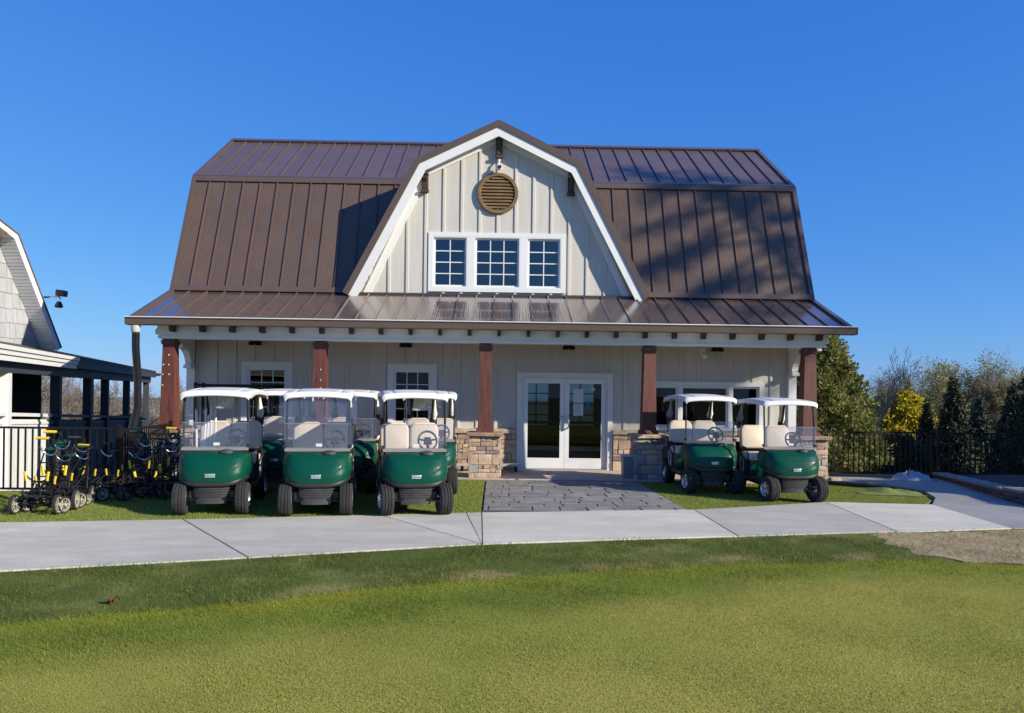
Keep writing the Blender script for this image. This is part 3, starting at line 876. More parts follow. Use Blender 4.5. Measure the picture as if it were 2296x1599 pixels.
# ------------------------------------------------------------------ front dormer gable
WF = 17.68
inner = offset(DP, -.13)
gw = [(-3.30, 4.0)] + [p for p in inner[1:-1]] + [(3.32, 4.0)]
def hole_wall(mb, poly, hole, y0, y1):
    a, b, z0, z1 = hole
    def zt(x):
        for (xa, za), (xb, zb) in zip(poly, poly[1:]):
            if xa <= x <= xb: return za + (zb - za) * (x - xa) / (xb - xa)
        return 4.0
    xsn = sorted(set([p[0] for p in poly] + [a, b]))
    for x0, x1 in zip(xsn, xsn[1:]):
        if x0 >= a - 1e-6 and x1 <= b + 1e-6:
            mb.prism([(x0, 4.0), (x1, 4.0), (x1, z0), (x0, z0)], 'y', y0, y1)
            mb.prism([(x0, z1), (x1, z1), (x1, zt(x1)), (x0, zt(x0))], 'y', y0, y1)
        elif zt(x0) - 4.0 > .01 or zt(x1) - 4.0 > .01:
            mb.prism([(x0, 4.0), (x1, 4.0), (x1, zt(x1)), (x0, zt(x0))], 'y', y0, y1)
mg = MB(); hole_wall(mg, gw, (-1.46, 1.46, 4.18, 5.37), WF, WF + .12)
gable = cpart('gable_wall', mg, SIDING)
for i in range(-8, 9):
    x = .01 + i * .4125
    zt = dz(x) - .34
    if zt < 4.15: continue
    if abs(x) < 1.6:
        batten(x, 4.0, 4.095, WF, gable); batten(x, 5.46, zt, WF, gable)
    else: batten(x, 4.0, zt, WF, gable)
cpart('gable_fascia', MB().band(DP, -.30, -.10, 'y', 17.395, 17.435), WHITE)
cpart('gable_frieze', MB().band([(-3.30, 3.98)] + DP[1:-1] + [(3.32, 3.98)], -.36, -.20, 'y', 17.64, 17.68), WHITE)
cpart('gable_soffit', MB().band(DP, -.20, -.165, 'y', 17.44, 17.66), WHITE)
cpart('gable_roof', MB().band(DP, -.10, 0.0, 'y', 17.38, 20.6), DARKT)
tf = MB().band(DP, -.115, .03, 'y', 17.365, 17.46)
cpart('gable_roof_edge', tf, TRIMB)
cpart('gable_flashing', MB().prism([(17.55, 3.99), (17.55, 4.03), (17.68, 4.06), (17.68, 3.99)], 'x', -3.30, 3.32), DARKT)
# three brackets
for bx, zt, h in ((.02, 7.69, .50), (-1.66, 6.85, .47), (1.68, 6.83, .47)):
    m = MB().box(bx - .075, bx + .075, 17.43, 17.655, zt - .13, zt)                 # arm
    m.box(bx - .07, bx + .07, 17.60, 17.66, zt - h, zt - .13)                       # back
    pr = [(17.46, zt - .13), (17.60, zt - .13), (17.60, zt - h + .05), (17.57, zt - h + .05), (17.55, zt - .28), (17.46, zt - .2)]
    m.prism(pr, 'x', bx - .045, bx + .045)
    m.box(bx - .085, bx + .085, 17.55, 17.66, zt - h - .03, zt - h + .03)
    cpart('gable_bracket', m, TAIL)
# round vent
vent = cpart('gable_vent', MB().lathe([(.475, 17.675), (.475, 17.62), (.46, 17.60), (.40, 17.60), (.385, 17.62), (.385, 17.66)], (0, 0, 6.36), 'y', 48), VENTW, smooth=30)
cpart('vent_back', MB().lathe([(.39, 17.672), (.39, 17.668)], (0, 0, 6.36), 'y', 40), DARKIN, vent)
for k in range(10):
    z = 6.36 - .345 + k * .075
    zc = abs(z + .03 - 6.36); hw = math.sqrt(max(.01, .39 ** 2 - zc ** 2))
    cpart('slat', MB().prism([(17.612, z), (17.622, z - .006), (17.665, z + .06), (17.655, z + .068)], 'x', -hw, hw), VENTW, vent)

# ------------------------------------------------------------------ windows
def sash(par, x0, x1, z0, z1, y, cols, rows, fw=.045, mw=.018, gmat=None, d=.03):
    """frame + muntins in one piece, each pane an object"""
    fr = MB().box(x0, x1, y, y + d, z0, z0 + fw).box(x0, x1, y, y + d, z1 - fw, z1).box(x0, x0 + fw, y, y + d, z0 + fw, z1 - fw).box(x1 - fw, x1, y, y + d, z0 + fw, z1 - fw)
    ix0, ix1, iz0, iz1 = x0 + fw, x1 - fw, z0 + fw, z1 - fw
    for i in range(1, cols):
        x = ix0 + (ix1 - ix0) * i / cols; fr.box(x - mw / 2, x + mw / 2, y + .002, y + d - .002, iz0, iz1)
    for j in range(1, rows):
        z = iz0 + (iz1 - iz0) * j / rows; fr.box(ix0, ix1, y + .004, y + d - .004, z - mw / 2, z + mw / 2)
    cpart('sash', fr, WHITE, par)
    for i in range(cols):
        for j in range(rows):
            a, b = ix0 + (ix1 - ix0) * i / cols, ix0 + (ix1 - ix0) * (i + 1) / cols
            c, e = iz0 + (iz1 - iz0) * j / rows, iz0 + (iz1 - iz0) * (j + 1) / rows
            cpart('pane', MB().box(a + .002, b - .002, y + .014, y + .018, c + .002, e - .002), gmat or GLASS, par)
def casing(name, x0, x1, z0, z1, wt, y0, y1, sill=0., mat=WHITE):
    m = MB().box(x0, x0 + wt, y0, y1, z0, z1).box(x1 - wt, x1, y0, y1, z0, z1).box(x0 + wt, x1 - wt, y0, y1, z1 - wt, z1)
    if sill: m.box(x0 - .03, x1 + .03, y0 - sill, y1, z0 - .03, z0 + .05)
    else: m.box(x0 + wt, x1 - wt, y0, y1, z0, z0 + wt)
    return cpart(name, m, mat)
gwin = casing('gable_window', -1.57, 1.57, 4.095, 5.455, .10, 17.64, 17.69)
for a, b in ((-.68, -.52), (.53, .69)):
    cpart('window_mullion', MB().box(a, b, 17.643, 17.69, 4.195, 5.355), WHITE, gwin)
for a, b, c in ((-1.47, -.68, 2), (-.52, .53, 3), (.69, 1.47, 2)):
    j = MB().box(a, a + .02, 17.645, 17.74, 4.195, 5.355).box(b - .02, b, 17.645, 17.74, 4.195, 5.355).box(a + .02, b - .02, 17.645, 17.74, 5.335, 5.355).box(a + .02, b - .02, 17.645, 17.74, 4.195, 4.215)
    cpart('window_jamb', j, WHITE, gwin)
    sash(gwin, a + .02, b - .02, 4.215, 5.335, 17.70, c, 4, .04, .022, GLASSU)
for a, b, z0, z1 in wins:
    w = casing('window', a, b, z0, z1, .10, 17.655, 17.705, sill=.03)
    j = MB().box(a + .10, a + .14, 17.665, 17.72, z0 + .05, z1 - .10).box(b - .14, b - .10, 17.665, 17.72, z0 + .05, z1 - .10).box(a + .14, b - .14, 17.665, 17.72, z1 - .14, z1 - .10)
    cpart('window_jamb', j, WHITE, w)
    sash(w, a + .14, b - .14, z0 + .07, z1 - .14, 17.70, 3, 4, .05, .02)
a, b, z0, z1 = bigw
w = casing('service_window', a, b, z0, z1, .10, 17.65, 17.705, sill=.12)
for x in (4.26, 5.43): cpart('window_mullion', MB().box(x - .035, x + .035, 17.665, 17.76, z0 + .05, z1 - .1), WHITE, w)
for p, q in ((a + .1, 4.225), (4.295, 5.395), (5.465, b - .1)): sash(w, p, q, z0 + .05, z1 - .1, 17.71, 1, 1, .05, .02)

# ------------------------------------------------------------------ double door
dr = cpart('door_frame', MB().box(.50, .61, 17.65, 17.71, .03, 2.265).box(2.60, 2.71, 17.65, 17.71, .03, 2.265).box(.61, 2.60, 17.65, 17.71, 2.17, 2.265)
           .box(.61, .645, 17.68, 17.80, .03, 2.17).box(2.565, 2.60, 17.68, 17.80, .03, 2.17).box(.645, 2.565, 17.68, 17.80, 2.145, 2.17), WHITE)
cpart('threshold', MB().box(.61, 2.60, 17.66, 17.82, .028, .05), CHROME, dr)
for s, a, b in ((1, .65, 1.602), (-1, 1.608, 2.56)):
    lf = MB().box(a, a + .105, 17.725, 17.77, .055, 2.14).box(b - .105, b, 17.725, 17.77, .055, 2.14)
    lf.box(a + .105, b - .105, 17.725, 17.77, .055, .30).box(a + .105, b - .105, 17.725, 17.77, 2.02, 2.14)
    d = cpart('door', lf, METALW)
    cpart('door_pane', MB().box(a + .10, b - .10, 17.745, 17.752, .295, 2.025), GLASS, d)
    cpart('push_bar', MB().box(a + .08, b - .08, 17.80, 17.84, 1.085, 1.15), METALW, d)
    hx = b - .055 if s > 0 else a + .055
    cpart('handle', MB().tube([(hx, 17.725, 1.26), (hx, 17.66, 1.26), (hx - s * .03, 17.65, 1.22), (hx - s * .035, 17.65, 1.10), (hx - s * .03, 17.65, 1.02), (hx, 17.66, .985), (hx, 17.725, .985)], .018, 8), CHROME, d, smooth=60)
    hg = MB()
    xh = a - .012 if s > 0 else b - .003
    for z in (.18, 1.15, 1.95): hg.box(xh, xh + .015, 17.70, 17.73, z - .07, z + .07)
    cpart('hinge', hg, CHROME, d)
    if s < 0:
        cpart('notice', MB().box(a + .20, a + .43, 17.741, 17.743, 1.58, 1.90), PAPER, d)
        cpart('notice', MB().box(a + .20, a + .43, 17.741, 17.743, 1.28, 1.56), PAPER, d)
        cpart('notice', MB().box(a + .61, a + .69, 17.741, 17.743, 1.86, 1.93), PAPER, d)
        cpart('window_sticker', MB().prism([(a + .49, 1.55), (a + .56, 1.63), (a + .60, 1.52), (a + .60, 1.42), (a + .53, 1.43)], 'y', 17.741, 17.743), M('blue_print', (.03, .12, .3)), d)
        ln = MB()
        for k in range(9): ln.box(a + .23, a + .23 + rnd.uniform(.1, .17), 17.7405, 17.741, 1.31 + k * .025, 1.318 + k * .025)
        ln.box(a + .225, a + .36, 17.7405, 17.741, 1.525, 1.545)
        cpart('notice_print', ln, M('grey_print', (.3, .36, .38)), d)
# small lean-to roof behind the right end
cpart('side_canopy', MB().prism([(XR - .02, 2.62), (7.75, 2.36), (7.75, 2.30), (XR - .02, 2.50)], 'y', 20.3, 22.6), DARKT)
cpart('canopy_fascia', MB().box(7.72, 7.76, 20.28, 22.6, 2.16, 2.31).prism([(XR, 2.38), (7.76, 2.16), (7.76, 2.29), (XR, 2.54)], 'y', 20.25, 20.29), WHITE)
# ------------------------------------------------------------------ golf cart (front faces -Y, origin on the ground between the axles)
def cart_proto():
    t = thing('golf_cart', 'x', 'golf cart')
    def A(n, mb, mat, sm=None, par=None, fix=False):
        mb.v = [(x * .84, y, z) for x, y, z in mb.v]
        return part(n, mb, mat, par or t, (0, 0, 0), sm, fix)
    # green front cowl: superellipse plan lofted from hood to nose
    def cs(v, th, grow=0.):
        a = np.interp(v, [0, .10, .35, .75, 1], [.535, .555, .572, .578, .560]) + grow
        b = np.interp(v, [0, .06, .2, .45, .75, .92, 1], [.27, .34, .41, .47, .50, .50, .485]) + grow
        s, c = math.sin(th), math.cos(th)
        e = 2 / 3.5
        x = a * math.copysign(abs(s) ** e, s)
        y = -.50 - b * abs(c) ** e
        zt = .880 - .035 * abs(s) ** 10
        zb = .455 + .10 * abs(s) ** 2.2
        vv = v
        z = zt + (zb - zt) * vv
        return x, y, z
    NU, NV = 56, 26
    P = []
    for j in range(NV + 1):
        v = j / NV; row = []
        for i in range(NU + 1):
            th = -PI / 2 + PI * i / NU
            x, y, z = cs(v, th)
            u = x / .56
            inside = abs(u) < .80 * (1 - max(0, (v - .25) / .55) ** 3) if .05 < v < .8 else False
            if inside: y -= .007
            row.append((x, y, z))
        P.append(row)
    cw = MB().grid(P, True)
    for sx in (-1, 1):   # side skirts behind the cowl, down to the wheel arch
        Q = []
        for y, zt, zb in ((-.52, .85, .555), (-.44, .845, .60), (-.36, .80, .50), (-.32, .68, .36)):
            Q.append([(sx * .555, y, zt), (sx * .572, y, (zt * .5 + zb * .5)), (sx * .555, y, zb)])
        cw.grid(Q, sx < 0)
    cowl = A('cowl', cw, GREEN, 40)
    A('dashboard', MB().prism([(-.76, .872), (-.50, .90), (-.38, .885), (-.30, .80), (-.34, .70), (-.50, .70), (-.74, .80)], 'x', -.505, .505), BLACKP)
    A('cowl_hump', MB().ball((.20, -.775, .872), .125, .085, .045, 20, 10), GREYP, 60)
    # lip under the cowl and the central bumper shield
    P = []
    for v, gz, gy in ((0, .008, .003), (.3, -.014, .010), (.7, -.038, .003), (1, -.055, -.05)):
        row = []
        for i in range(41):
            th = -PI / 2 * .93 + PI * .93 * i / 40
            x, y, z = cs(1, th)
            row.append((x * 1.004, y - gy, z + gz))
        P.append(row)
    A('bumper_lip', MB().grid(P, True), BLACKP, 50)
    P = []
    rows = [(.435, .345, 0)] + [(z, w, d) for z, w in ((.40, .335), (.365, .33), (.33, .325), (.295, .32), (.26, .312)) for d in (.0,)] + [(.235, .307, .0), (.165, .29, -.01)]
    fine = []
    for k, (z, w, d) in enumerate(rows):
        fine.append((z, w, d))
        if 0 < k < 6: fine += [(z - .006, w, .012), (z - .012, w, 0)]
    for z, w, d in fine:
        yf = -.945 + (.435 - z) * .12 + d
        w *= .88
        P.append([(-w * .92, yf + .22, z), (-w, yf + .10, z), (-w * .93, yf + .03, z), (-w * .6, yf, z), (0, yf - .015, z), (w * .6, yf, z), (w * .93, yf + .03, z), (w, yf + .10, z), (w * .92, yf + .22, z)])
    bp = MB().grid(P, True); bp.add(P[-1], [tuple(range(9))])
    A('bumper', bp, GREYP, 35)
    # badge with lettering
    bd = A('badge', MB().rbox((0, -1.003, .565), (.165, .014, .052), .0065, 2), SILVER, 40)
    cu = bpy.data.curves.new('letters', 'FONT'); cu.body = 'E-Z-GO'; cu.size = .042; cu.align_x = 'CENTER'; cu.align_y = 'CENTER'; cu.extrude = .001
    tmp = bpy.data.objects.new('letters', cu); COL.objects.link(tmp)
    bpy.context.view_layer.update()
    me = bpy.data.meshes.new_from_object(tmp.evaluated_get(bpy.context.evaluated_depsgraph_get()))
    bpy.data.objects.remove(tmp)
    me.materials.clear()
    lo = link('lettering', me, INK, bd, (0, -1.0112, .564), (PI / 2, 0, 0))
    # chassis, floor, suspension
    ch = MB().box(-.36, .36, -.86, 1.05, .20, .34).box(-.545, .545, -.42, .30, .30, .345).box(-.50, .50, -.86, -.50, .45, .60)
    ch.prism([(-.45, .33), (-.74, .62), (-.74, .72), (-.66, .72), (-.40, .36)], 'x', -.5, .5)
    A('chassis', ch, BLACKP)
    su = MB()
    for sx in (-1, 1):
        su.tube([(sx * .28, -.83, .25), (sx * .44, -.83, .225)], .022, 8).tube([(sx * .30, -.80, .50), (sx * .43, -.82, .28)], .035, 10).tube([(sx * .2, -.93, .24), (sx * .42, -.90, .23)], .012, 6)
    su.tube([(-.44, .83, .225), (.44, .83, .225)], .05, 10)
    A('axle', su, BLACKM, 40)
    # rocker panels
    for sx in (-1, 1): A('rocker_panel', MB().rbox((sx * .545, -.04, .325), (.06, .72, .085), .02, 2), BLACKP, 40)
    # seat pod, rear body
    A('seat_pod', MB().rbox((0, .42, .50), (1.06, .66, .34), .05, 2), GREEN, 40)
    rb = MB()
    pr = [(.30, .36), (.34, .66), (.62, .74), (1.10, .72), (1.20, .60), (1.20, .44), (1.09, .42)]
    arch = [(.83 + .30 * math.cos(a), .225 + .30 * math.sin(a)) for a in np.linspace(.62, PI - .45, 10)]
    pr = pr + arch
    rb.prism(pr[::-1], 'x', .40, .565).prism(pr[::-1], 'x', -.565, -.40).box(-.41, .41, .72, 1.18, .36, .66)
    A('rear_body', rb, GREYP, 30)
    for sx in (-1, 1):
        xa, xb = (.566, .574) if sx > 0 else (-.574, -.566)
        side = A('side_panel', MB().prism([(.36, .40), (.36, .62), (.56, .68), (.60, .55), (.55, .44)], 'x', xa, xb), ROOFW)
        el = [(.465 + .07 * math.cos(w), .545 + .10 * math.sin(w)) for w in np.linspace(0, 2 * PI, 20, endpoint=False)]
        A('side_recess', MB().prism(el, 'x', sx * .572 - .004, sx * .572 + .005), BLACKP, None, side)
    A('bag_well', MB().box(-.46, .46, .80, 1.16, .66, .70).box(-.46, .46, 1.13, 1.17, .66, .92).box(-.46, .46, .74, .78, .66, .95), BLACKP)
    A('seat_cushion', MB().rbox((0, .33, .70), (1.10, .56, .15), .06, 4), SEAT, 50)
    for sx in (-1, 1):
        R = Matrix.Rotation(-.16, 3, 'X')
        def outline(w, h, rt, rb_):
            out = []
            for cx, cz, rr, a0 in ((w / 2 - rt, h / 2 - rt, rt, 0), (-w / 2 + rt, h / 2 - rt, rt, PI / 2), (-w / 2 + rb_, -h / 2 + rb_, rb_, PI), (w / 2 - rb_, -h / 2 + rb_, rb_, 1.5 * PI)):
                out += [(cx + rr * math.cos(a0 + k * PI / 12), cz + rr * math.sin(a0 + k * PI / 12)) for k in range(7)]
            return out
        P = []
        for ins, yy in ((.045, -.068), (.018, -.060), (.004, -.042), (0, -.01), (.004, .03), (.02, .05)):
            ring = [Vector((x_, yy, z_)) for x_, z_ in outline(.555 - 2 * ins, .45 - 2 * ins, .13 - ins, .07 - ins * .8)]
            ring.append(ring[0]); P.append([tuple(R @ q_ + Vector((sx * .283, .645, 1.045))) for q_ in ring])
        b = MB().grid(P); b.add(P[0][:-1], [tuple(range(28))]); b.add(P[-1][:-1], [tuple(range(28))[::-1]])
        bo = A('backrest', b, SEAT, 50, None, True)
        A('armrest', MB().tube([(sx * .55, .56, .66), (sx * .575, .52, .80), (sx * .575, .36, .87), (sx * .575, .18, .84), (sx * .56, .12, .72), (sx * .55, .14, .62)], .019, 8), BLACKP, 60)
    A('back_shell', MB().box(-.50, .50, .70, .735, .84, 1.22), BLACKP)
    # steering
    q = Quaternion((1, 0, 0), -math.radians(32)) @ Quaternion((0, 0, 1), 0)
    rm = Quaternion((1, 0, 0), math.radians(55)).to_matrix()
    sc = Vector((.26, -.25, 1.03))
    w = MB().torus(sc, .165, .017, rm, 36, 8)
    for a in (.15, 2.99, 4.71):
        d = rm @ Vector((math.cos(a) * .155, math.sin(a) * .155, 0)); w.tube([sc, sc + d], .016, 6)
    ax = rm @ Vector((0, 0, 1))
    w.add([sc + rm @ Vector(p) for p in ((-.075, -.06, -.015), (.075, -.06, -.015), (.06, .05, -.015), (-.06, .05, -.015), (-.07, -.055, .03), (.07, -.055, .03), (.055, .045, .03), (-.055, .045, .03))],
          [(0, 3, 2, 1), (4, 5, 6, 7), (0, 1, 5, 4), (1, 2, 6, 5), (2, 3, 7, 6), (3, 0, 4, 7)])
    A('steering_wheel', w, BLACKP, 50)
    A('steering_column', MB().tube([sc, (.26, -.40, .82), (.26, -.52, .62)], .03, 10), BLACKP, 60)
    # struts and roof
    for sx in (-1, 1):
        A('front_strut', MB().tube([(sx * .515, -.62, .80), (sx * .522, -.61, 1.30), (sx * .518, -.575, 1.62), (sx * .49, -.50, 1.735)], .019, 8), BLACKM, 60)
        A('rear_strut', MB().tube([(sx * .40, .86, .66), (sx * .40, .80, .95), (sx * .44, .66, 1.45), (sx * .45, .60, 1.73)], .026, 8, squash=(.7, 1.3)), BLACKM, 60)
        A('windshield_clip', MB().box(sx * .545 - .025, sx * .545 + .025, -.675, -.63, .94, .985), BLACKP)
        A('windshield_foot', MB().box(sx * .36 - .05, sx * .36 + .05, -.70, -.64, .872, .893), BLACKP)
    def rz(x, y):
        u = abs(x) / .575
        fy = (y + .70) / 1.72
        z = 1.712 + .088 * math.sin(PI * min(1, fy * .70 + .13)) - .030 * u ** 2.2
        if .60 < u < .70 and -.62 < y < .9: z -= .008
        if u > .93: z -= .032 * ((u - .93) / .07) ** 1.3
        if y < -.655: z -= .064 * ((-.655 - y) / .045) ** 1.15
        if y > .96: z -= .05 * ((y - .96) / .06) ** 1.3
        return z
    us = np.array([-1, -.985, -.96, -.9, -.8, -.705, -.69, -.61, -.595, -.45, -.25, 0, .25, .45, .595, .61, .69, .705, .8, .9, .96, .985, 1])
    yv = np.array([-.70, -.692, -.682, -.668, -.655, -.63, -.5, -.3, -.1, .1, .3, .5, .7, .85, .93, .98, 1.01, 1.02])
    def wdt(y): return .575 + .02 * max(0, min(1, (y + .3) / 1.0)) - .03 * max(0, (-.66 - y) / .04) + (.018 if .6 < y < .95 else 0)
    top = [[(u * wdt(y), y, rz(u * .575, y)) for u in us] for y in yv]
    bot = [[(u * wdt(y) * .985, y * .99 + .003, min(rz(u * .575, y), rz(u * .52, max(-.65, min(.95, y)))) - (.012 if y < -.66 else .04)) for u in us] for y in yv]
    r = MB().grid(top); n = len(r.v); r.grid(bot, True)
    W_, H_ = len(us), len(yv)
    rim = [(0, i) for i in range(W_)] + [(j, W_ - 1) for j in range(1, H_)] + [(H_ - 1, i) for i in range(W_ - 2, -1, -1)] + [(j, 0) for j in range(H_ - 2, 0, -1)]
    idx = [j * W_ + i for j, i in rim]
    r.f += [(idx[k], idx[(k + 1) % len(idx)], n + idx[(k + 1) % len(idx)], n + idx[k]) for k in range(len(idx))]
    A('roof', r, ROOFW, 45, fix=True)
    A('roof_liner', MB().rbox((0, .15, 1.70), (.92, 1.30, .03), .012, 2), M('beige_roof_liner', (.42, .37, .27), rough=.7, var=.08), 40)
    # half windshield with a clear hinge strip
    ws = MB().prism([(-.655, .90), (-.648, .90), (-.632, 1.285), (-.639, 1.285)], 'x', -.545, .545)
    wo = A('windshield', ws, SHIELD)
    A('windshield_edge', MB().prism([(-.641, 1.285), (-.630, 1.285), (-.630, 1.293), (-.641, 1.293)], 'x', -.545, .545).box(-.545, .545, -.668, -.650, .893, .900).box(-.545, .545, -.664, -.657, .900, .938).box(-.545, .545, -.668, -.648, .938, .945), SHIELDE, None, wo)
    # cloth rain covers hanging at the rear struts, with their black strap
    for sx in (-1, 1):
        P = []
        for z, a, b, dy in ((1.70, .018, .04, .70), (1.60, .028, .05, .74), (1.48, .045, .06, .79), (1.40, .075, .075, .82), (1.36, .06, .07, .84), (1.32, .05, .065, .85)):
            P.append([(sx * .485 + a * math.cos(k) * (1 + .12 * math.sin(3 * k + z * 9)), dy + b * math.sin(k), z + .02 * math.sin(2 * k)) for k in np.linspace(0, 2 * PI, 15)])
        A('rain_cover', MB().grid(P), CLOTHW if sx > 0 else CLOTHG, 70)
        A('cover_strap', MB().lathe([(.065, 1.20), (.075, 1.325), (.055, 1.33)], (sx * .485, .86, 0), 'z', 14), BLACKP, 50)
        A('strap_tail', MB().box(sx * .53 - .008, sx * .53 + .008, .80, .84, 1.02, 1.26), BLACKP)
    A('windshield_label', MB().box(-.03, .075, -.662, -.6585, .962, 1.004), PAPER)
    # wheels
    prof = [(r_, h_ * .86) for r_, h_ in [(.115, -.085), (.150, -.100), (.195, -.104), (.214, -.096), (.222, -.080), (.2245, -.055), (.2155, -.052), (.2155, -.046), (.2255, -.043), (.227, -.012), (.218, -.009), (.218, .009), (.227, .012), (.2255, .043), (.2155, .046), (.2155, .052), (.2245, .055), (.222, .080), (.214, .096), (.195, .104), (.150, .100), (.115, .085)]]
    tm = MB().lathe(prof, (0, 0, 0), 'x', 48, closed=True).mesh('wheel', smooth=30)
    rimb = MB().lathe([(.118, -.085), (.128, -.092), (.128, -.06), (.118, -.05), (.118, .05), (.128, .06), (.128, .092), (.118, .085), (.108, .06), (.108, -.06)], (0, 0, 0), 'x', 36, closed=True)
    rimb.lathe([(.0, .062), (.03, .062), (.036, .05), (.036, .02), (.0, .015)], (0, 0, 0), 'x', 16)
    for k in range(7):
        a = 2 * PI * k / 7; d = Vector((0, math.cos(a), math.sin(a)))
        rimb.tube([Vector((.05, 0, 0)) + d * .02, Vector((.062, 0, 0)) + d * .07, Vector((.05, 0, 0)) + d * .112], [.018, .014, .019], 6)
    rimb.lathe([(.108, .0), (.0, .0)], (0, 0, 0), 'x', 24)
    rme = fixn(rimb.mesh('rim', smooth=40))
    for sx, sy in ((-1, -.83), (1, -.83), (-1, .83), (1, .83)):
        wh = link('wheel', tm, TYRE, t, (sx * .415, sy, .227), (0, 0, 0 if sx > 0 else PI))
        link('rim', rme, RIM, wh)
    return t

CG = 'green golf carts parked in front of the clubhouse'
proto = cart_proto()
TZ = .012
specs = [
    ('green golf cart nearest the push trolleys, front row, white stakes standing at its seat', -4.10, 11.74, 9, True, False),
    ('green golf cart with a full height windshield in the middle of the front row', -2.64, 11.74, 9, False, True),
    ('green golf cart turned towards the door at the front row end beside the lawn strip', -1.27, 11.84, 10, True, False),
    ('green golf cart in the back row behind the two leftmost carts', -3.88, 14.25, 6, False, False),
    ('green golf cart in the back row behind the full windshield cart', -2.62, 14.22, 6, False, False),
    ('green golf cart in the back row beside the centre stone pier', -1.20, 14.22, 4, True, False),
    ('green golf cart beside the shaded stone pier right of the door', 3.93, 14.60, 0, False, False),
    ('green golf cart on the turf nearest the rightmost stone pier', 5.01, 13.58, 0, False, False),
]
SHEETME = None
for i, (lab, x, y, rz_, sheet_, full) in enumerate(specs):
    c = proto if i == 0 else copy_tree(proto)
    c.location = (x, y, TZ); c.rotation_euler = (0, 0, math.radians(rz_))
    c['label'] = lab; c['group'] = CG
    if i == 7: c.scale = (.97, .97, .97)
for i, (lab, x, y, rz_, sheet_, full) in enumerate(specs):
    c = [o for o in COL.objects if o.get('label') == lab][0]
    if sheet_:
        P = [[(-.02 + .23 * a + (.008 * math.sin(5 * b)), -.47 + .02 * math.sin(6 * a + 4 * b), 1.72 - .23 * b) for a in np.linspace(0, 1, 7)] for b in np.linspace(0, 1, 6)]
        part('score_sheet', MB().grid(P), glass('sheet_film%d' % i, (.8, .8, .8), milk=.75, milkcol=(.66, .67, .68)), c)
    if full:
        u = part('upper_windshield', MB().prism([(-.640, 1.288), (-.633, 1.288), (-.600, 1.69), (-.607, 1.69)], 'x', -.545, .545), SHIELD, c)
        part('windshield_edge', MB().box(-.545, .545, -.612, -.598, 1.68, 1.695), SHIELDE, u)
    # slightly turned front wheels
    st = {2: 8, 6: 10, 7: 14, 0: 2}.get(i, 0)
    for o in c.children:
        if o.name.startswith('wheel') and o.location.y < 0: o.rotation_euler.z += math.radians(st)

# white stakes standing beside the seat of the leftmost cart
for k, (dx, dy, h, ln) in enumerate([(-.52, .05, 1.47, -.03), (-.46, .12, 1.48, .03), (-.40, .02, 1.40, .05), (-.34, .10, 1.55, .0), (-.30, .16, 1.53, .01)]):
    o = part('marker_stake', MB().tube([(dx, dy, 0), (dx + ln, dy + .02, h - .40), (dx + ln * 1.3, dy + .03, h - .36)], [.016, .017, .008], 8), METALW, None)
    o.location = (-4.02, 11.80, .36)
    tag(o, 'white plastic stake standing upright beside the seat of the leftmost cart', 'stake', 'white stakes in the leftmost cart')

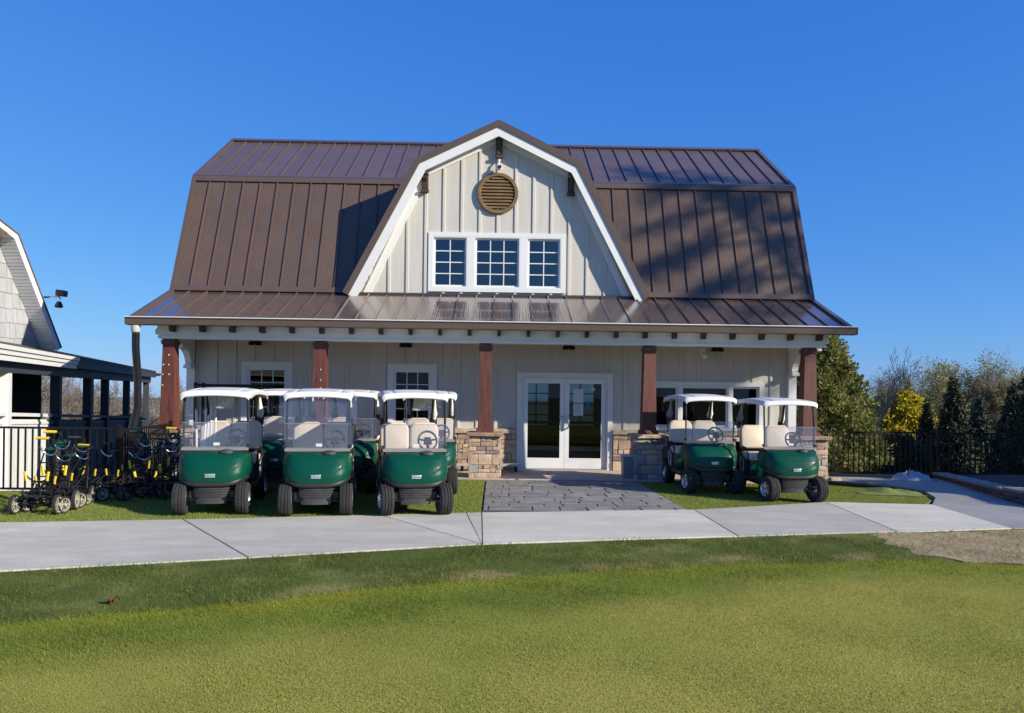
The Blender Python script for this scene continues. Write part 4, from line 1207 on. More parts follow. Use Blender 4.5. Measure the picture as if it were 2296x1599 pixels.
# ------------------------------------------------------------------ push trolleys
def trolley_proto():
    t = thing('push_trolley', 'x', 'golf trolley')
    A = lambda n, mb, mat, sm=50, par=None: part(n, mb, mat, par or t, (0, 0, 0), sm)
    f = MB()
    f.tube([(-.25, -.02, .17), (-.18, .0, .27), (0, .02, .30), (.18, .0, .27), (.25, -.02, .17)], .015, 8)         # arched front axle arms
    f.tube([(0, .02, .30), (-.02, .25, .40), (-.10, .55, .66), (-.17, .72, .86), (-.19, .76, .93)], .02, 8)         # main beam up to the handle
    f.tube([(0, .02, .30), (.0, .40, .22), (0, .68, .17)], .018, 8)                                                # lower beam to the rear wheel
    f.tube([(-.11, .56, .68), (-.03, .50, .60), (0, .44, .24)], .014, 8)
    f.tube([(-.05, .68, .19), (-.05, .76, .125)], .010, 6).tube([(.05, .68, .19), (.05, .76, .125)], .010, 6).tube([(-.05, .68, .19), (.05, .68, .19)], .014, 6)
    f.tube([(-.19, .76, .93), (-.26, .74, .95), (-.36, .73, .955)], .014, 8)
    for s_ in (-1, 1):      # twin side tubes of the folding frame
        f.tube([(s_ * .10, .03, .29), (s_ * .13 - .02, .25, .47), (s_ * .07 - .14, .58, .80), (-.17, .70, .90)], .011, 6)
        f.tube([(s_ * .24, -.02, .17), (s_ * .12, .30, .22), (0, .60, .19)], .010, 6)
    f.tube([(-.13, .25, .47), (.11, .25, .47)], .010, 6).tube([(-.17, .42, .64), (.05, .42, .64)], .010, 6)
    f.tube([(-.29, -.02, .13), (.29, -.02, .13)], .009, 6)
    A('frame', f, BLACKM)
    A('handle_grip', MB().tube([(-.24, .745, .952), (-.42, .73, .957)], .020, 10), YELLOW)
    A('console', MB().rbox((-.15, .64, .82), (.15, .11, .035), .012, 2, Matrix.Rotation(.35, 3, 'X')), DKGREEN)
    for z, y, w, m in ((.42, .10, .15, BLACKM), (.74, .50, .12, CHROME)):
        pts = [(w * math.sin(a) * 1.0, y - .06 + .16 * (1 - math.cos(a)) * -.4, z + .12 * (1 - math.cos(a))) for a in np.linspace(-1.5, 1.5, 11)]
        pts = [(p[0] - (.05 if z > .6 else .0), p[1], p[2]) for p in pts]
        c = A('bag_cradle', MB().tube(pts, .012, 8), m)
        if z < .6:
            for sx in (-1, 1):
                e = pts[-1] if sx > 0 else pts[0]
                A('cradle_pad', MB().tube([(e[0] * .93, e[1], e[2] - .09), (e[0], e[1] - .005, e[2] - .02), (e[0] * 1.06, e[1], e[2] + .03)], .017, 8, squash=(1.2, .7)), YELLOW, 50, c)
    A('bag_shelf', MB().box(-.11, .11, -.13, .0, .24, .255).tube([(-.10, -.12, .25), (-.12, -.14, .34)], .01, 6).tube([(.10, -.12, .25), (.12, -.14, .34)], .01, 6), BLACKP)
    tme = MB().lathe([(.098, -.018), (.118, -.026), (.128, -.018), (.130, 0), (.128, .018), (.118, .026), (.098, .018)], (0, 0, 0), 'x', 28, closed=True).mesh('wheel', smooth=40)
    rb = MB().lathe([(.100, -.02), (.104, .0), (.100, .02), (.088, .016), (.088, -.016)], (0, 0, 0), 'x', 28, closed=True).lathe([(0, -.03), (.026, -.03), (.026, .035), (.012, .04), (0, .04)], (0, 0, 0), 'x', 12)
    for k in range(8):
        a = 2 * PI * k / 8; d = Vector((0, math.cos(a), math.sin(a))); rb.tube([d * .02, d * .094], .0065, 5)
    rme = fixn(rb.mesh('rim', smooth=40))
    for x, y, s in ((-.29, -.02, 1), (.29, -.02, 1), (-.06, .77, .72), (.06, .77, .72)):
        w = link('wheel', tme, TYRE, t, (x, y, .130 * s))
        w.scale = (s, s, s)
        link('rim', rme, TROLRIM, w)
    return t
TG = 'push trolleys parked beside the carts'
tp = trolley_proto()
tspecs = [
    (-6.33, 10.80, 2, 'black push trolley with yellow grip at the very front of the trolley row'),
    (-6.31, 10.98, -9, 'dark gripped push trolley, second of the row, nested right behind the frontmost one'),
    (-6.32, 11.20, 10, 'third push trolley of the row, counted from the pavement'),
    (-6.36, 11.52, -14, 'fourth push trolley of the row, its handle in front of the dark planks'),
    (-6.48, 12.00, 4, 'fifth push trolley of the row, in front of the boundary of white and dark planks'),
    (-6.38, 12.25, -20, 'last push trolley of the row, touching the fence'),
    (-5.98, 12.75, -28, 'shaded push trolley in front of the bottom of the black drain pipe'),
    (-5.72, 12.55, 6, 'push trolley in the dark cluster right of the drain pipe'),
    (-5.55, 12.95, -12, 'push trolley with yellow grip right in front of the leftmost stone pier'),
    (-5.30, 12.7, 14, 'push trolley in the dark cluster touching the leftmost cart'),
    (-5.35, 13.6, -6, 'push trolley in the dark cluster farthest back beside the fence corner'),
    (-5.05, 13.35, -22, 'push trolley under the leftmost column base, half hidden by the cart'),
    (-6.05, 12.35, -30, 'dark push trolley filling the gap between the trolley row and the pipe'),
    (-5.50, 12.25, 20, 'push trolley standing foremost in the dark cluster beside the leftmost cart'),
]
for i, (x, y, rz_, lab) in enumerate(tspecs):
    c = tp if i == 0 else copy_tree(tp)
    c.location = (x, y, .012); c.rotation_euler = (0, 0, math.radians(rz_)); c.scale.z = (1.06, .92, 1.14, .90, 1.0, .88, .9, 1.08, 1.12, .95, .9, 1.15, .85, .82)[i]; c['label'] = lab; c['group'] = TG
    if i in (1, 4, 5, 7, 9, 10, 12, 13):       # trolleys with plain dark grips
        for o in c.children:
            if o.name.startswith('handle_grip'):
                o.material_slots[0].link = 'OBJECT'; o.material_slots[0].material = DKGREEN if i % 2 else GREYP

# ------------------------------------------------------------------ small things
# drain pipe off the gutter
pts = [(-7.22, 15.58, 3.06), (-7.22, 15.58, 2.6), (-7.17, 15.58, 2.0), (-7.16, 15.56, 1.4), (-7.22, 15.5, 1.0), (-7.33, 15.42, .65), (-7.42, 15.36, .34)]
fine = []
for a, b in zip(pts, pts[1:]):
    n = max(2, int((Vector(b) - Vector(a)).length / .014))
    fine += [Vector(a).lerp(Vector(b), k / n) for k in range(n)]
for _ in range(30):
    fine = [fine[0]] + [(fine[i - 1] + fine[i] * 2 + fine[i + 1]) / 4 for i in range(1, len(fine) - 1)] + [fine[-1]]
o = part('drain_pipe', MB().tube(fine, [.078 if k % 2 else .069 for k in range(len(fine))], 12), PIPE)
tag(o, 'black corrugated pipe hanging from the left end of the gutter', 'pipe')
part('tape_wrap', MB().lathe([(.062, 3.05), (.092, 3.045), (.088, 3.01), (.096, 2.985), (.086, 2.96), (.090, 2.935), (.084, 2.91), (.07, 2.90)], (-7.22, 15.58, 0), 'z', 16), TAPE, o, smooth=50)
# porch lamps
for x, lab in ((-5.42, 'black dome lamp under the porch above the leftmost window'), (-2.04, 'black dome lamp under the porch above the second window'), (1.66, 'black dome lamp under the porch above the double doors'), (5.06, 'black dome lamp under the porch above the service window')):
    t = thing('porch_lamp', lab, 'lamp', (x, 17.62, 2.9), 0, 'black porch lamps')
    part('lamp_shade', MB().lathe([(.0, .05), (.05, .05), (.11, .03), (.145, -.03), (.15, -.075), (.142, -.075), (.13, -.03), (0, .02)], (0, -.17, -.03), 'z', 24), BLACKM, t, smooth=40)
    part('lamp_arm', MB().tube([(0, .08, .0), (0, -.02, .09), (0, -.13, .10), (0, -.17, .02)], .012, 8), BLACKM, t, smooth=60)
    part('bulb', MB().ball((0, -.17, -.06), .035, .035, .045), PAPER, t, smooth=60)
t = thing('porch_floodlight', 'white twin floodlight on the wall beside the lamp over the service window', 'light', (4.78, 17.68, 2.72))
part('mount', MB().box(-.06, .06, -.04, .01, -.06, .16), METALW, t)
part('lamp_head', MB().ball((.03, -.10, -.02), .075, .09, .07), METALW, t, smooth=60)
# security camera on the gable
t = thing('security_camera', 'white security camera on an arm above the round gable vent', 'camera', (.02, 17.68, 7.2))
part('mount', MB().rbox((0, -.03, .02), (.085, .07, .24), .012, 2), METALW, t, smooth=40)
part('arm', MB().tube([(0, -.05, -.06), (0, -.12, -.12), (0, -.14, -.20)], .02, 8), METALW, t, smooth=60)
part('camera_ball', MB().ball((0, -.15, -.27), .075, .075, .075, 18, 12), METALW, t, smooth=60)
part('lens', MB().lathe([(0, -.232), (.04, -.228), (.045, -.21), (0, -.21)], (.02, 0, -.275), 'y', 16), BLACKP, t)
# rack, bin, low bench
t = thing('metal_rack', 'tall black metal rack standing on the porch behind the leftmost carts', 'rack', (-5.7, 17.1, .03))
m = MB()
for x in (-.82, .82):
    for y in (-.22, .22): m.box(x - .03, x + .03, y - .03, y + .03, 0, 1.90)
part('rack_post', m, BLACKM, t)
m = MB()
for z in (.45, 1.74, 1.84):
    for y in (-.22, .22): m.box(-.85, .85, y - .02, y + .02, z - .03, z + .03)
part('rack_rail', m, BLACKM, t)
m = MB()
for k in range(9): m.box(-.8 + k * .2 - .012, -.8 + k * .2 + .012, -.2, .2, 1.83, 1.85)
part('rack_bar', m, BLACKM, t)
t = thing('waste_bin', 'grey plastic waste bin against the stone pier right of the door', 'bin', (2.80, 16.12, .03))
part('bin_body', MB().taper(0, 0, 0, .46, .10, .14, .12, .17), M('grey_bin_plastic', (.20, .205, .21), rough=.5, var=.08), t)
part('bin_rim', MB().box(-.135, .135, -.185, .185, .46, .49), M('pale_bin_rim', (.55, .56, .56), rough=.5), t)
t = thing('low_bench', 'low pale bench on the porch behind the centre stone pier', 'bench', (-.12, 17.25, .03))
part('bench_top', MB().rbox((0, 0, .14), (1.45, .36, .035), .012, 2), M('grey_bench_board', (.46, .46, .45), rough=.6, var=.08), t)
for x in (-.6, .6): part('leg', MB().box(x - .03, x + .03, -.14, .14, 0, .125), BLACKM, t)
# plastic sheet heap on the path at the right
P = []
r5 = random.Random(3)
for j in range(15):
    row = []
    for i in range(21):
        u, v = i / 20 * 2 - 1, j / 14 * 2 - 1
        d = math.hypot(u, v)
        h = .24 * max(0, 1 - d) ** .9 * (.8 + .3 * math.sin(7 * math.atan2(v, u))) + .03 * r5.random() * (d < 1)
        row.append((u * .44 + .05 * math.sin(v * 5), v * .28 + .05 * math.sin(u * 6), max(.004, h) if d < 1 else .003))
    P.append(row)
o = part('plastic_sheet', MB().grid(P), glass('crumpled_plastic', (.75, .77, .80), refl=1.2, base=.06, rough=.15, milk=.75, milkcol=(.80, .82, .85)), smooth=25)
o.location = (9.0, 16.45, .022); tag(o, 'heap of crumpled white plastic sheeting lying on the path', 'plastic sheet')
# loose turf sheets with edging on the right
r6 = random.Random(9)
def turf_sheet(cx, cy, a, b, rot, h, lab):
    P = []
    for j in range(9):
        P.append([(a * (i / 12 * 2 - 1) + .03 * math.sin(j * 2.), b * (j / 8 * 2 - 1) + .04 * math.sin(i * 1.1), .012 + h * math.sin(PI * i / 12) * math.sin(PI * j / 8) * (.7 + .5 * math.sin(i * .9 + j)) + r6.random() * .006) for i in range(13)])
    o = part('turf_sheet', MB().grid(P), TURFM, smooth=60); o.location = (cx, cy, .008); o.rotation_euler.z = rot
    tag(o, lab, 'turf sheet', 'loose turf sheets beside the path')
turf_sheet(7.3, 14.05, .55, .35, -.2, .10, 'humped loose turf sheet lying nearest the pavement')
turf_sheet(7.62, 15.25, .38, .22, -.5, .07, 'small loose turf sheet lying beside the path farther back')
turf_sheet(6.9, 15.75, .32, .16, -.3, .05, 'loose turf strip lying beside the last stone pier')
o = part('edging_roll', MB().tube([(6.6, 15.6, .05), (6.9, 15.2, .06), (7.3, 14.85, .07), (7.75, 14.6, .06), (7.95, 14.5, .04)], [.05, .06, .05, .05, .04], 10, squash=(1.2, .8)), BLACKP, smooth=60)
tag(o, 'rolled dark edging strip lying between the turf sheets', 'edging')
for k, (x, y) in enumerate([(6.62, 15.95), (6.86, 15.9), (7.08, 15.84)]):
    m = stone_mesh(.21, .11, .1, r6); o = link('edging_stone', m.mesh('edging_stone', smooth=35), STONE, None, (x, y, .06))
    tag(o, 'low tan edging stone in a short row at the foot of the last pier', 'stone', 'edging stones beside the last pier')
# brown leaf on the grass
P = [[(.05 * (i / 4 * 2 - 1) * (1 - .5 * abs(j / 4 * 2 - 1)), .045 * (j / 4 * 2 - 1), .045 + .022 * math.sin(i * 1.7 + j)) for i in range(5)] for j in range(5)]
o = part('fallen_leaf', MB().grid(P), M('dead_leaf', (.20, .035, .015), rough=.7, var=.3, vs=30)); o.location = (-3.09, 6.34, .0)
tag(o, 'single curled red brown leaf lying on the lawn at left', 'leaf')
# ------------------------------------------------------------------ fences
def fence(label, p0, p1, h, name='metal_fence', step=.115, postevery=2.4, z0=.02, extra_rail=True):
    p0, p1 = Vector(p0), Vector(p1); L = (p1 - p0).length
    t = thing(name, label, 'fence', (p0.x, p0.y, z0), math.atan2(p1.y - p0.y, p1.x - p0.x))
    pk = MB().box(-.0115, .0115, -.0115, .0115, .06, h - .02).mesh('picket')
    po = MB().box(-.03, .03, -.03, .03, -.3, h + .04).taper(0, 0, h + .04, h + .07, .036, .036, .01, .01).mesh('post')
    for z in ((h, .06, h - .16) if extra_rail else (h, .06)):
        part('rail', MB().box(0, L, -.016, .016, z - .018, z + .018), BLACKM, t)
    n = int(L / step)
    for i in range(1, n): link('picket', pk, BLACKM, t, (i * L / n, 0, 0))
    m = max(1, round(L / postevery))
    for i in range(m + 1): link('post', po, BLACKM, t, (i * L / m, 0, 0))
    return t
fence('black metal picket fence in front of the white planked deck at left', (-8.9, 13.02), (-6.3, 13.02), 1.08, extra_rail=False)
fence('black metal fence section running back to the leftmost stone pier', (-6.3, 13.08), (-6.6, 15.8), 1.05, extra_rail=False)
fence('black metal picket fence beside the last pier in front of the arborvitae', (7.16, 17.2), (9.9, 17.2), .98, extra_rail=False)
fence('black metal picket fence continuing in the shade on the far right', (10.05, 17.2), (15.6, 17.15), .98, extra_rail=False, step=.12)

# retaining wall at the right, built of stones with cap slabs
t = thing('retaining_wall', 'low stone retaining wall with pale caps curving along the path at far right', 'wall', (9.6, 14.5, 0))
line = [(9.95, 16.9), (9.72, 15.6), (9.38, 14.4), (9.12, 13.3), (9.05, 12.5), (9.55, 11.7), (10.6, 11.1)]
hgt = [.08, .10, .13, .17, .21, .26, .30]
WST = M('wall_stone', (.11, .10, .09), rough=.9, var=.25, vs=7, bump=.6, bs=12, obvar=.25)
WCAP = M('wall_cap', (.22, .21, .19), rough=.9, var=.2, vs=5, bump=.5, bs=12, obvar=.1)
r7 = random.Random(21)
for (a, b), (h0, h1) in zip(zip(line, line[1:]), zip(hgt, hgt[1:])):
    a, b = Vector(a), Vector(b); L = (b - a).length; ang = math.atan2(b.y - a.y, b.x - a.x)
    rows = 2
    for k in range(rows):
        s = 0
        while s < L - .02:
            w = min(r7.uniform(.25, .45), L - s)
            if L - s - w < .1: w = L - s
            f = (s + w / 2) / L; hh = (h0 + (h1 - h0) * f) / rows
            c = a.lerp(b, f)
            m = stone_mesh(w - .012, hh - .008, .17 + r7.uniform(0, .03), r7)
            link('stone', m.mesh('stone', smooth=35), WST, t, (c.x - 9.6, c.y - 14.5, hh * (k + .5) + .005), (0, 0, ang))
            s += w
    s = 0
    while s < L - .02:
        w = min(r7.uniform(.45, .7), L - s)
        if L - s - w < .15: w = L - s
        f = (s + w / 2) / L; c = a.lerp(b, f); hh = h0 + (h1 - h0) * f
        d = (b - a).normalized(); nrm = Vector((d.y, -d.x))
        c = c - nrm * .0
        m = MB().rbox((0, -.04, 0), (w - .015, .34, .055), .014, 2)
        link('cap', m.mesh('cap', smooth=35), WCAP, t, (c.x - 9.6, c.y - 14.5, hh + .03), (0, 0, ang + r7.uniform(-.03, .03)))
        s += w
bed = MB()
for (a, b), (h0, h1) in zip(zip(line, line[1:]), zip(hgt, hgt[1:])):
    bed.prism([a, b, (16, b[1] + (b[1] - 14) * .3), (16, a[1] + (a[1] - 14) * .3)][::-1], 'z', -.05, min(h0, h1))
o = part('planting_bed_ground', bed, M('dark_mulch', (.05, .038, .028), rough=.95, var=.4, vs=12, bump=.6, bs=30)); tag(o, 'raised soil bed behind the retaining wall', kind='structure')

# ------------------------------------------------------------------ neighbouring building at left
ON = (-13, 20.4, -1.1)
nb = thing('neighbouring_pavilion', 'grey shingled gambrel pavilion with a covered white plank deck at the left edge', 'building', ON)
def npart(n, mb, mat, par=None, sm=None): return part(n, mb, mat, par or nb, ON, sm)
# gable wall: origin W0, direction along wd (receding), facing +X
W0 = Vector((-13.37, 20.0)); wd = Vector((.166, .986)).normalized(); wnrm = Vector((wd.y, -wd.x))
def wp(s, z, off=0.): 
    q = W0 + wd * s + wnrm * off; return (q.x, q.y, z)
rakeP = [(-3.2, 7.25), (.68, 5.72), (2.28, 2.85)]      # outline (s, z): upper slope, knee, foot
def rk_s(z):
    for (sa, za), (sb, zb) in zip(rakeP, rakeP[1:]):
        if zb <= z <= za: return sa + (sb - sa) * (z - za) / (zb - za)
    return rakeP[-1][0]
poly = [(-5, -1.1), (2.28, -1.1), (2.28, 2.85), (.68, 5.72), (-3.2, 7.25), (-5, 7.25)]
def wprism(mb, poly, o0, o1):
    n = len(poly)
    vs = [wp(s, z, o0) for s, z in poly] + [wp(s, z, o1) for s, z in poly]
    return mb.add(vs, [tuple(range(n)), tuple(range(n, 2 * n))[::-1]] + [(i, n + i, n + (i + 1) % n, (i + 1) % n) for i in range(n)])
gwall = npart('gable_wall', wprism(MB(), poly, -.2, -.0), SHING)
r8 = random.Random(4)
z = 2.7
while z < 6.6:
    s = -3.0 + r8.random() * .2
    while s < 2.3:
        w = r8.uniform(.16, .30); e = .40; dzz = r8.choice([0, 0, .015, .03])
        z1 = z + e + .05
        sm = min(rk_s(min(z1, 7.2)), rk_s(max(z, 2.85)))
        b = min(s + w - .006, rk_s(max(z, 2.86)) - .02)
        if b - s > .05:
            bt = min(b, max(s + .02, rk_s(min(z1, 7.2)) - .02))
            m = MB().add([wp(s, z + dzz, .004), wp(b, z + dzz, .004), wp(b, z + dzz, .03), wp(s, z + dzz, .03), wp(s, z1, .002), wp(bt, z1, .002), wp(bt, z1, .008), wp(s, z1, .008)],
                         [(0, 1, 2, 3), (3, 2, 6, 7), (0, 3, 7, 4), (1, 5, 6, 2), (4, 7, 6, 5), (0, 4, 5, 1)])
            npart('shingle', m, SHING, gwall)
        s += w
    z += e
# rake boards, lined soffit, roof
def woff(d): return offset(rakeP, d)
def wband(d0, d1, o0, o1):
    mb = MB(); A_, B_ = woff(d0), woff(d1)
    for i in range(2): wprism(mb, [A_[i], A_[i + 1], B_[i + 1], B_[i]], o0, o1)
    return mb
npart('rake_board', wband(-.02, .14, .50, .54), DECKW)
npart('rake_shingle_edge', wprism(MB(), [(-3.2, 7.04), (.35, 5.64), (.44, 5.80), (-3.2, 7.22)], .53, .545), ROOFS)
npart('gable_roof', wband(.13, .17, -6, .56), ROOFS)
sf = npart('soffit', wband(.0, .03, .0, .50), DECKW)
A_ = woff(-.008)
a, b = Vector(A_[1]), Vector(A_[2]); n = 34
for k in range(n):
    p, q = a.lerp(b, (k + .12) / n), a.lerp(b, (k + .88) / n)
    d = (q - p).normalized(); nn = Vector((-d.y, d.x)) * .014
    m = MB(); wprism(m, [tuple(p - nn), tuple(q - nn), tuple(q + nn), tuple(p + nn)], .02, .49)
    npart('slat', m, DECKW, sf)
# level eave of the deck roof, receding from E0 along ew; en points out, towards the clubhouse
E0 = Vector((-8.63, 13.4)); ew = Vector((-.285, .9585)).normalized(); en = Vector((ew.y, -ew.x))
def ep(s, off, z):
    q = E0 + ew * s + en * off; return (q.x, q.y, z)
def eprism(mb, sec, s0, s1):
    """section of (offset outward, z) points swept along the eave"""
    n = len(sec)
    return mb.add([ep(s0, o_, z) for o_, z in sec] + [ep(s1, o_, z) for o_, z in sec], [tuple(range(n)), tuple(range(n, 2 * n))[::-1]] + [(i, n + i, n + (i + 1) % n, (i + 1) % n) for i in range(n)])
EZ = 2.553; S1 = 20.6; SB = 6.15
dk = MB()
topl = [(-13.9, 8.5, 3.1), (-13.6, 13, 3.1), (-13.4, 19.5, 3.08), (-13.0, 22.3, 2.92), (-17.8, 33.0, 2.80)]
eavl = [ep(-5.2, .02, EZ), ep(-.5, .02, EZ), ep(5.6, .02, EZ), ep(8.6, .02, EZ), ep(S1, .02, EZ)]
dk.grid([topl, eavl]); dk.grid([[(x, y, z - .07) for x, y, z in topl], [(x, y, z - .07) for x, y, z in eavl]], True)
dk.add([eavl[-1], topl[-1], (topl[-1][0], topl[-1][1], 2.7), (eavl[-1][0], eavl[-1][1], 2.3)], [(0, 1, 2, 3)])
npart('deck_roof', dk, ROOFS)
fa = MB()
for o0, o1, z0, z1 in ((-.03, .0, -.30, -.01), (0, .035, -.19, -.02), (.035, .07, -.10, -.02)):
    eprism(fa, [(o0, EZ + z0), (o1, EZ + z0), (o1, EZ + z1), (o0, EZ + z1)], -5.2, SB)
npart('roof_fascia', fa, DECKW)
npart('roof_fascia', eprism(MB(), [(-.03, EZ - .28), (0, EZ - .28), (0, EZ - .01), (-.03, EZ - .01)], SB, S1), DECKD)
gt = MB(); e1 = Vector(ep(S1, 0, EZ))
gt.prism([(e1.x - .3, EZ - .22), (e1.x + .12, EZ - .20), (e1.x + .2, EZ - .10), (e1.x - .3, EZ - .06)], 'y', e1.y, e1.y + .15)
npart('deck_gutter', gt, DARKT)
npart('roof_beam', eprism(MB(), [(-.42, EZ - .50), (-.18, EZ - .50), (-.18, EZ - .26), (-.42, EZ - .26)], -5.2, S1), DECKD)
def sx(px, off=0.):      # place along the eave seen at a column of the photograph
    k = (px - 1110) / 1724
    B0 = E0 + en * off
    y = (B0.x - (ew.x / ew.y) * B0.y) / (k - ew.x / ew.y); return (y - B0.y) / ew.y
def railz(s): return 1.278 - .036 * s
ang = math.atan2(ew.y, ew.x)
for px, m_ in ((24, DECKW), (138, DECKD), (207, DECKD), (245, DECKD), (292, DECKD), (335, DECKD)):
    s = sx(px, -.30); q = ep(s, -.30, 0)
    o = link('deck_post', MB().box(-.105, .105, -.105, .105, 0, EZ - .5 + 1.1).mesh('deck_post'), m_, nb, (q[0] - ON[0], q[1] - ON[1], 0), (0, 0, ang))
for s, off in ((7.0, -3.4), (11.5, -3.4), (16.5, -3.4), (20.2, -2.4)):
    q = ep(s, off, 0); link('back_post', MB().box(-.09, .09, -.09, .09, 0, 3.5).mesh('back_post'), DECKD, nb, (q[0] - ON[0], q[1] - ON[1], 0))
q = ep(15.2, -1.5, 0)
link('side_post', MB().box(-.10, .10, -.10, .10, 0, 3.3).mesh('side_post'), M('orange_brown_wood', (.16, .07, .02), rough=.7, var=.2), nb, (q[0] - ON[0], q[1] - ON[1], 0))
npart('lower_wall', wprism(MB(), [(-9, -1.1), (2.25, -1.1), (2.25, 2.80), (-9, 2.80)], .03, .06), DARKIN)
npart('deck_floor', MB().add([ep(-5, -.3, -.1), ep(S1, -.3, -.1), ep(S1, -4, -.1), ep(-5, -5, -.1)], [(0, 1, 2, 3)]), INWOOD)
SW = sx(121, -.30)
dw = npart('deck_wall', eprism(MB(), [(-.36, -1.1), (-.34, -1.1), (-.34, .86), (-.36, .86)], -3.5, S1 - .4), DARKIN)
plk = MB().box(-.044, .044, -.012, .012, 0, 1.0).mesh('plank'); plk.materials.append(DECKW)
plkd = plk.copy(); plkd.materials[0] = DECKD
s = -2.2
while s < S1 - .6:
    q = ep(s, -.30, 0)
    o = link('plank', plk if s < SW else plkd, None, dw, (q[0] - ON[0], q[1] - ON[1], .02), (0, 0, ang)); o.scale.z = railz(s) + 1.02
    s += .108
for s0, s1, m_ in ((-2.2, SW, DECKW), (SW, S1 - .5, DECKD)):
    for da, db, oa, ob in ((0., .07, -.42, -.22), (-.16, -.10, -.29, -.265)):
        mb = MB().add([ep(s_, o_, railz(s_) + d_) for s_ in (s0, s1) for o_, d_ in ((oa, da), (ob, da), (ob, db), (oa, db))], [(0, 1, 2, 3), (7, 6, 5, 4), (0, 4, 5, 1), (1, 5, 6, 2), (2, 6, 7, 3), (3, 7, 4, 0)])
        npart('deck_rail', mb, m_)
# floodlights on the neighbour's rake
t = thing('roof_floodlight', 'pair of grey floodlight heads on a stub arm at the rake of the grey pavilion', 'floodlight', (-12.25, 21.6, 4.3))
part('arm', MB().tube([(-.35, .1, .0), (.12, 0, .0), (.16, 0, -.06)], .025, 8), CHROME, t)
part('lamp_head', MB().rbox((.20, -.02, .10), (.26, .18, .17), .02, 2, Matrix.Rotation(.1, 3, 'Y')), GREYP, t, smooth=40)
part('lamp_head', MB().lathe([(.0, .10), (.05, .09), (.10, .0), (.115, -.06), (.09, -.08), (0, -.07)], (.14, -.03, -.22), 'z', 5), BLACKP, t)
o = part('utility_pole', MB().tube([(-14.2, 36, -4.5), (-14.2, 36, 4)], .09, 10), M('pale_pole', (.55, .52, .36), rough=.7, var=.1))
tag(o, 'pale yellowish pole standing beyond the deck', 'pole')
for k, (x, zz, w) in enumerate([(-8.9, .0, .4), (-8.48, .0, .36), (-8.2, .0, .25)]):
    m = stone_mesh(w, .2, .16, r8); o = link('edging_stone', m.mesh('edging_stone', smooth=35), CAPRED, None, (x, 12.75, .07))
    tag(o, 'rough brownish edging stone at the foot of the left fence', 'stone', 'edging stones under the left fence')

# ------------------------------------------------------------------ trees
def bare_tree_mesh(seed, H, spread=.5, levels=5, trunk_r=.16, lean=(0, 0), start=.28, droop=0., nb=(3, 4), twig=.010, up=.35):
    r = random.Random(seed)
    V, Fc = [], []
    TV, TF = [], []
    tips = []
    def seg(Vl, Fl, a, b, ra, rb, n):
        d = (b - a).normalized()
        u = d.cross(Vector((.3, .9, .1))).normalized(); w = d.cross(u)
        k = len(Vl)
        for p, rr in ((a, ra), (b, rb)):
            for i in range(n):
                q = 2 * PI * i / n; Vl.append(tuple(p + u * (rr * math.cos(q)) + w * (rr * math.sin(q))))
        for i in range(n): Fl.append((k + i, k + (i + 1) % n, k + n + (i + 1) % n, k + n + i))
    def grow(p, d, L, rad, lv):
        n = 3 if lv < levels else 4
        q = p
        for i in range(n):
            d = (d + Vector((r.uniform(-1, 1), r.uniform(-1, 1), r.uniform(-.6, .8))) * (.16 if lv < levels else .06) + Vector((0, 0, up * .10 - droop * .12 * (levels - lv)))).normalized()
            e = q + d * (L / n)
            r0, r1 = rad * (1 - .55 * i / n), rad * (1 - .55 * (i + 1) / n)
            if lv >= levels - 1: seg(TV, TF, q, e, max(r0, twig), max(r1, twig), 7 if lv == levels else 5)
            else: seg(V, Fc, q, e, max(r0, twig), max(r1, twig * .8), 3)
            f = (i + 1) / n
            if lv > 0 and (lv < levels or f > start):
                for _ in range(r.randint(*nb) if (lv < levels or True) else 1):
                    az = r.uniform(0, 2 * PI)
                    side = d.cross(Vector((math.cos(az), math.sin(az), .31))).normalized()
                    nd = (d * (1 - spread) + side * spread + Vector((0, 0, up * .3))).normalized()
                    grow(q.lerp(e, r.uniform(.3, 1)), nd, L * r.uniform(.42, .62), r1 * r.uniform(.5, .65), lv - 1)
            q = e
        if lv <= 1: tips.append(q)
    grow(Vector((0, 0, -.2)), Vector((lean[0], lean[1], 1)).normalized(), H * .72, trunk_r, levels)
    return (TV, TF), (V, Fc), tips

def leaves_on(points, per, size, jit, seed, aspect=.5):
    rs = np.random.default_rng(seed)
    P = np.repeat(np.array([tuple(p) for p in points]), per, axis=0)
    P = P + rs.normal(0, jit, P.shape)
    return leaf_quads(P, size, rs, aspect)
def leaf_quads(P, size, rs, aspect=.5, updir=None, upw=0.):
    n = len(P)
    a = rs.normal(0, 1, (n, 3))
    if updir is not None: a = a * (1 - upw) + np.array(updir) * upw * 1.7
    a /= np.linalg.norm(a, axis=1)[:, None]
    b = np.cross(a, rs.normal(0, 1, (n, 3))); b /= np.linalg.norm(b, axis=1)[:, None]
    s = (size * rs.uniform(.6, 1.4, n))[:, None]
    V = np.empty((n, 4, 3))
    V[:, 0] = P - a * s; V[:, 1] = P + b * s * aspect; V[:, 2] = P + a * s; V[:, 3] = P - b * s * aspect
    return V.reshape(-1, 3), np.arange(4 * n).reshape(n, 4)

BARK = WBRN
def tree_thing(name, label, cat, loc, group=None, rz=0): return thing(name, label, cat, loc, rz, group)
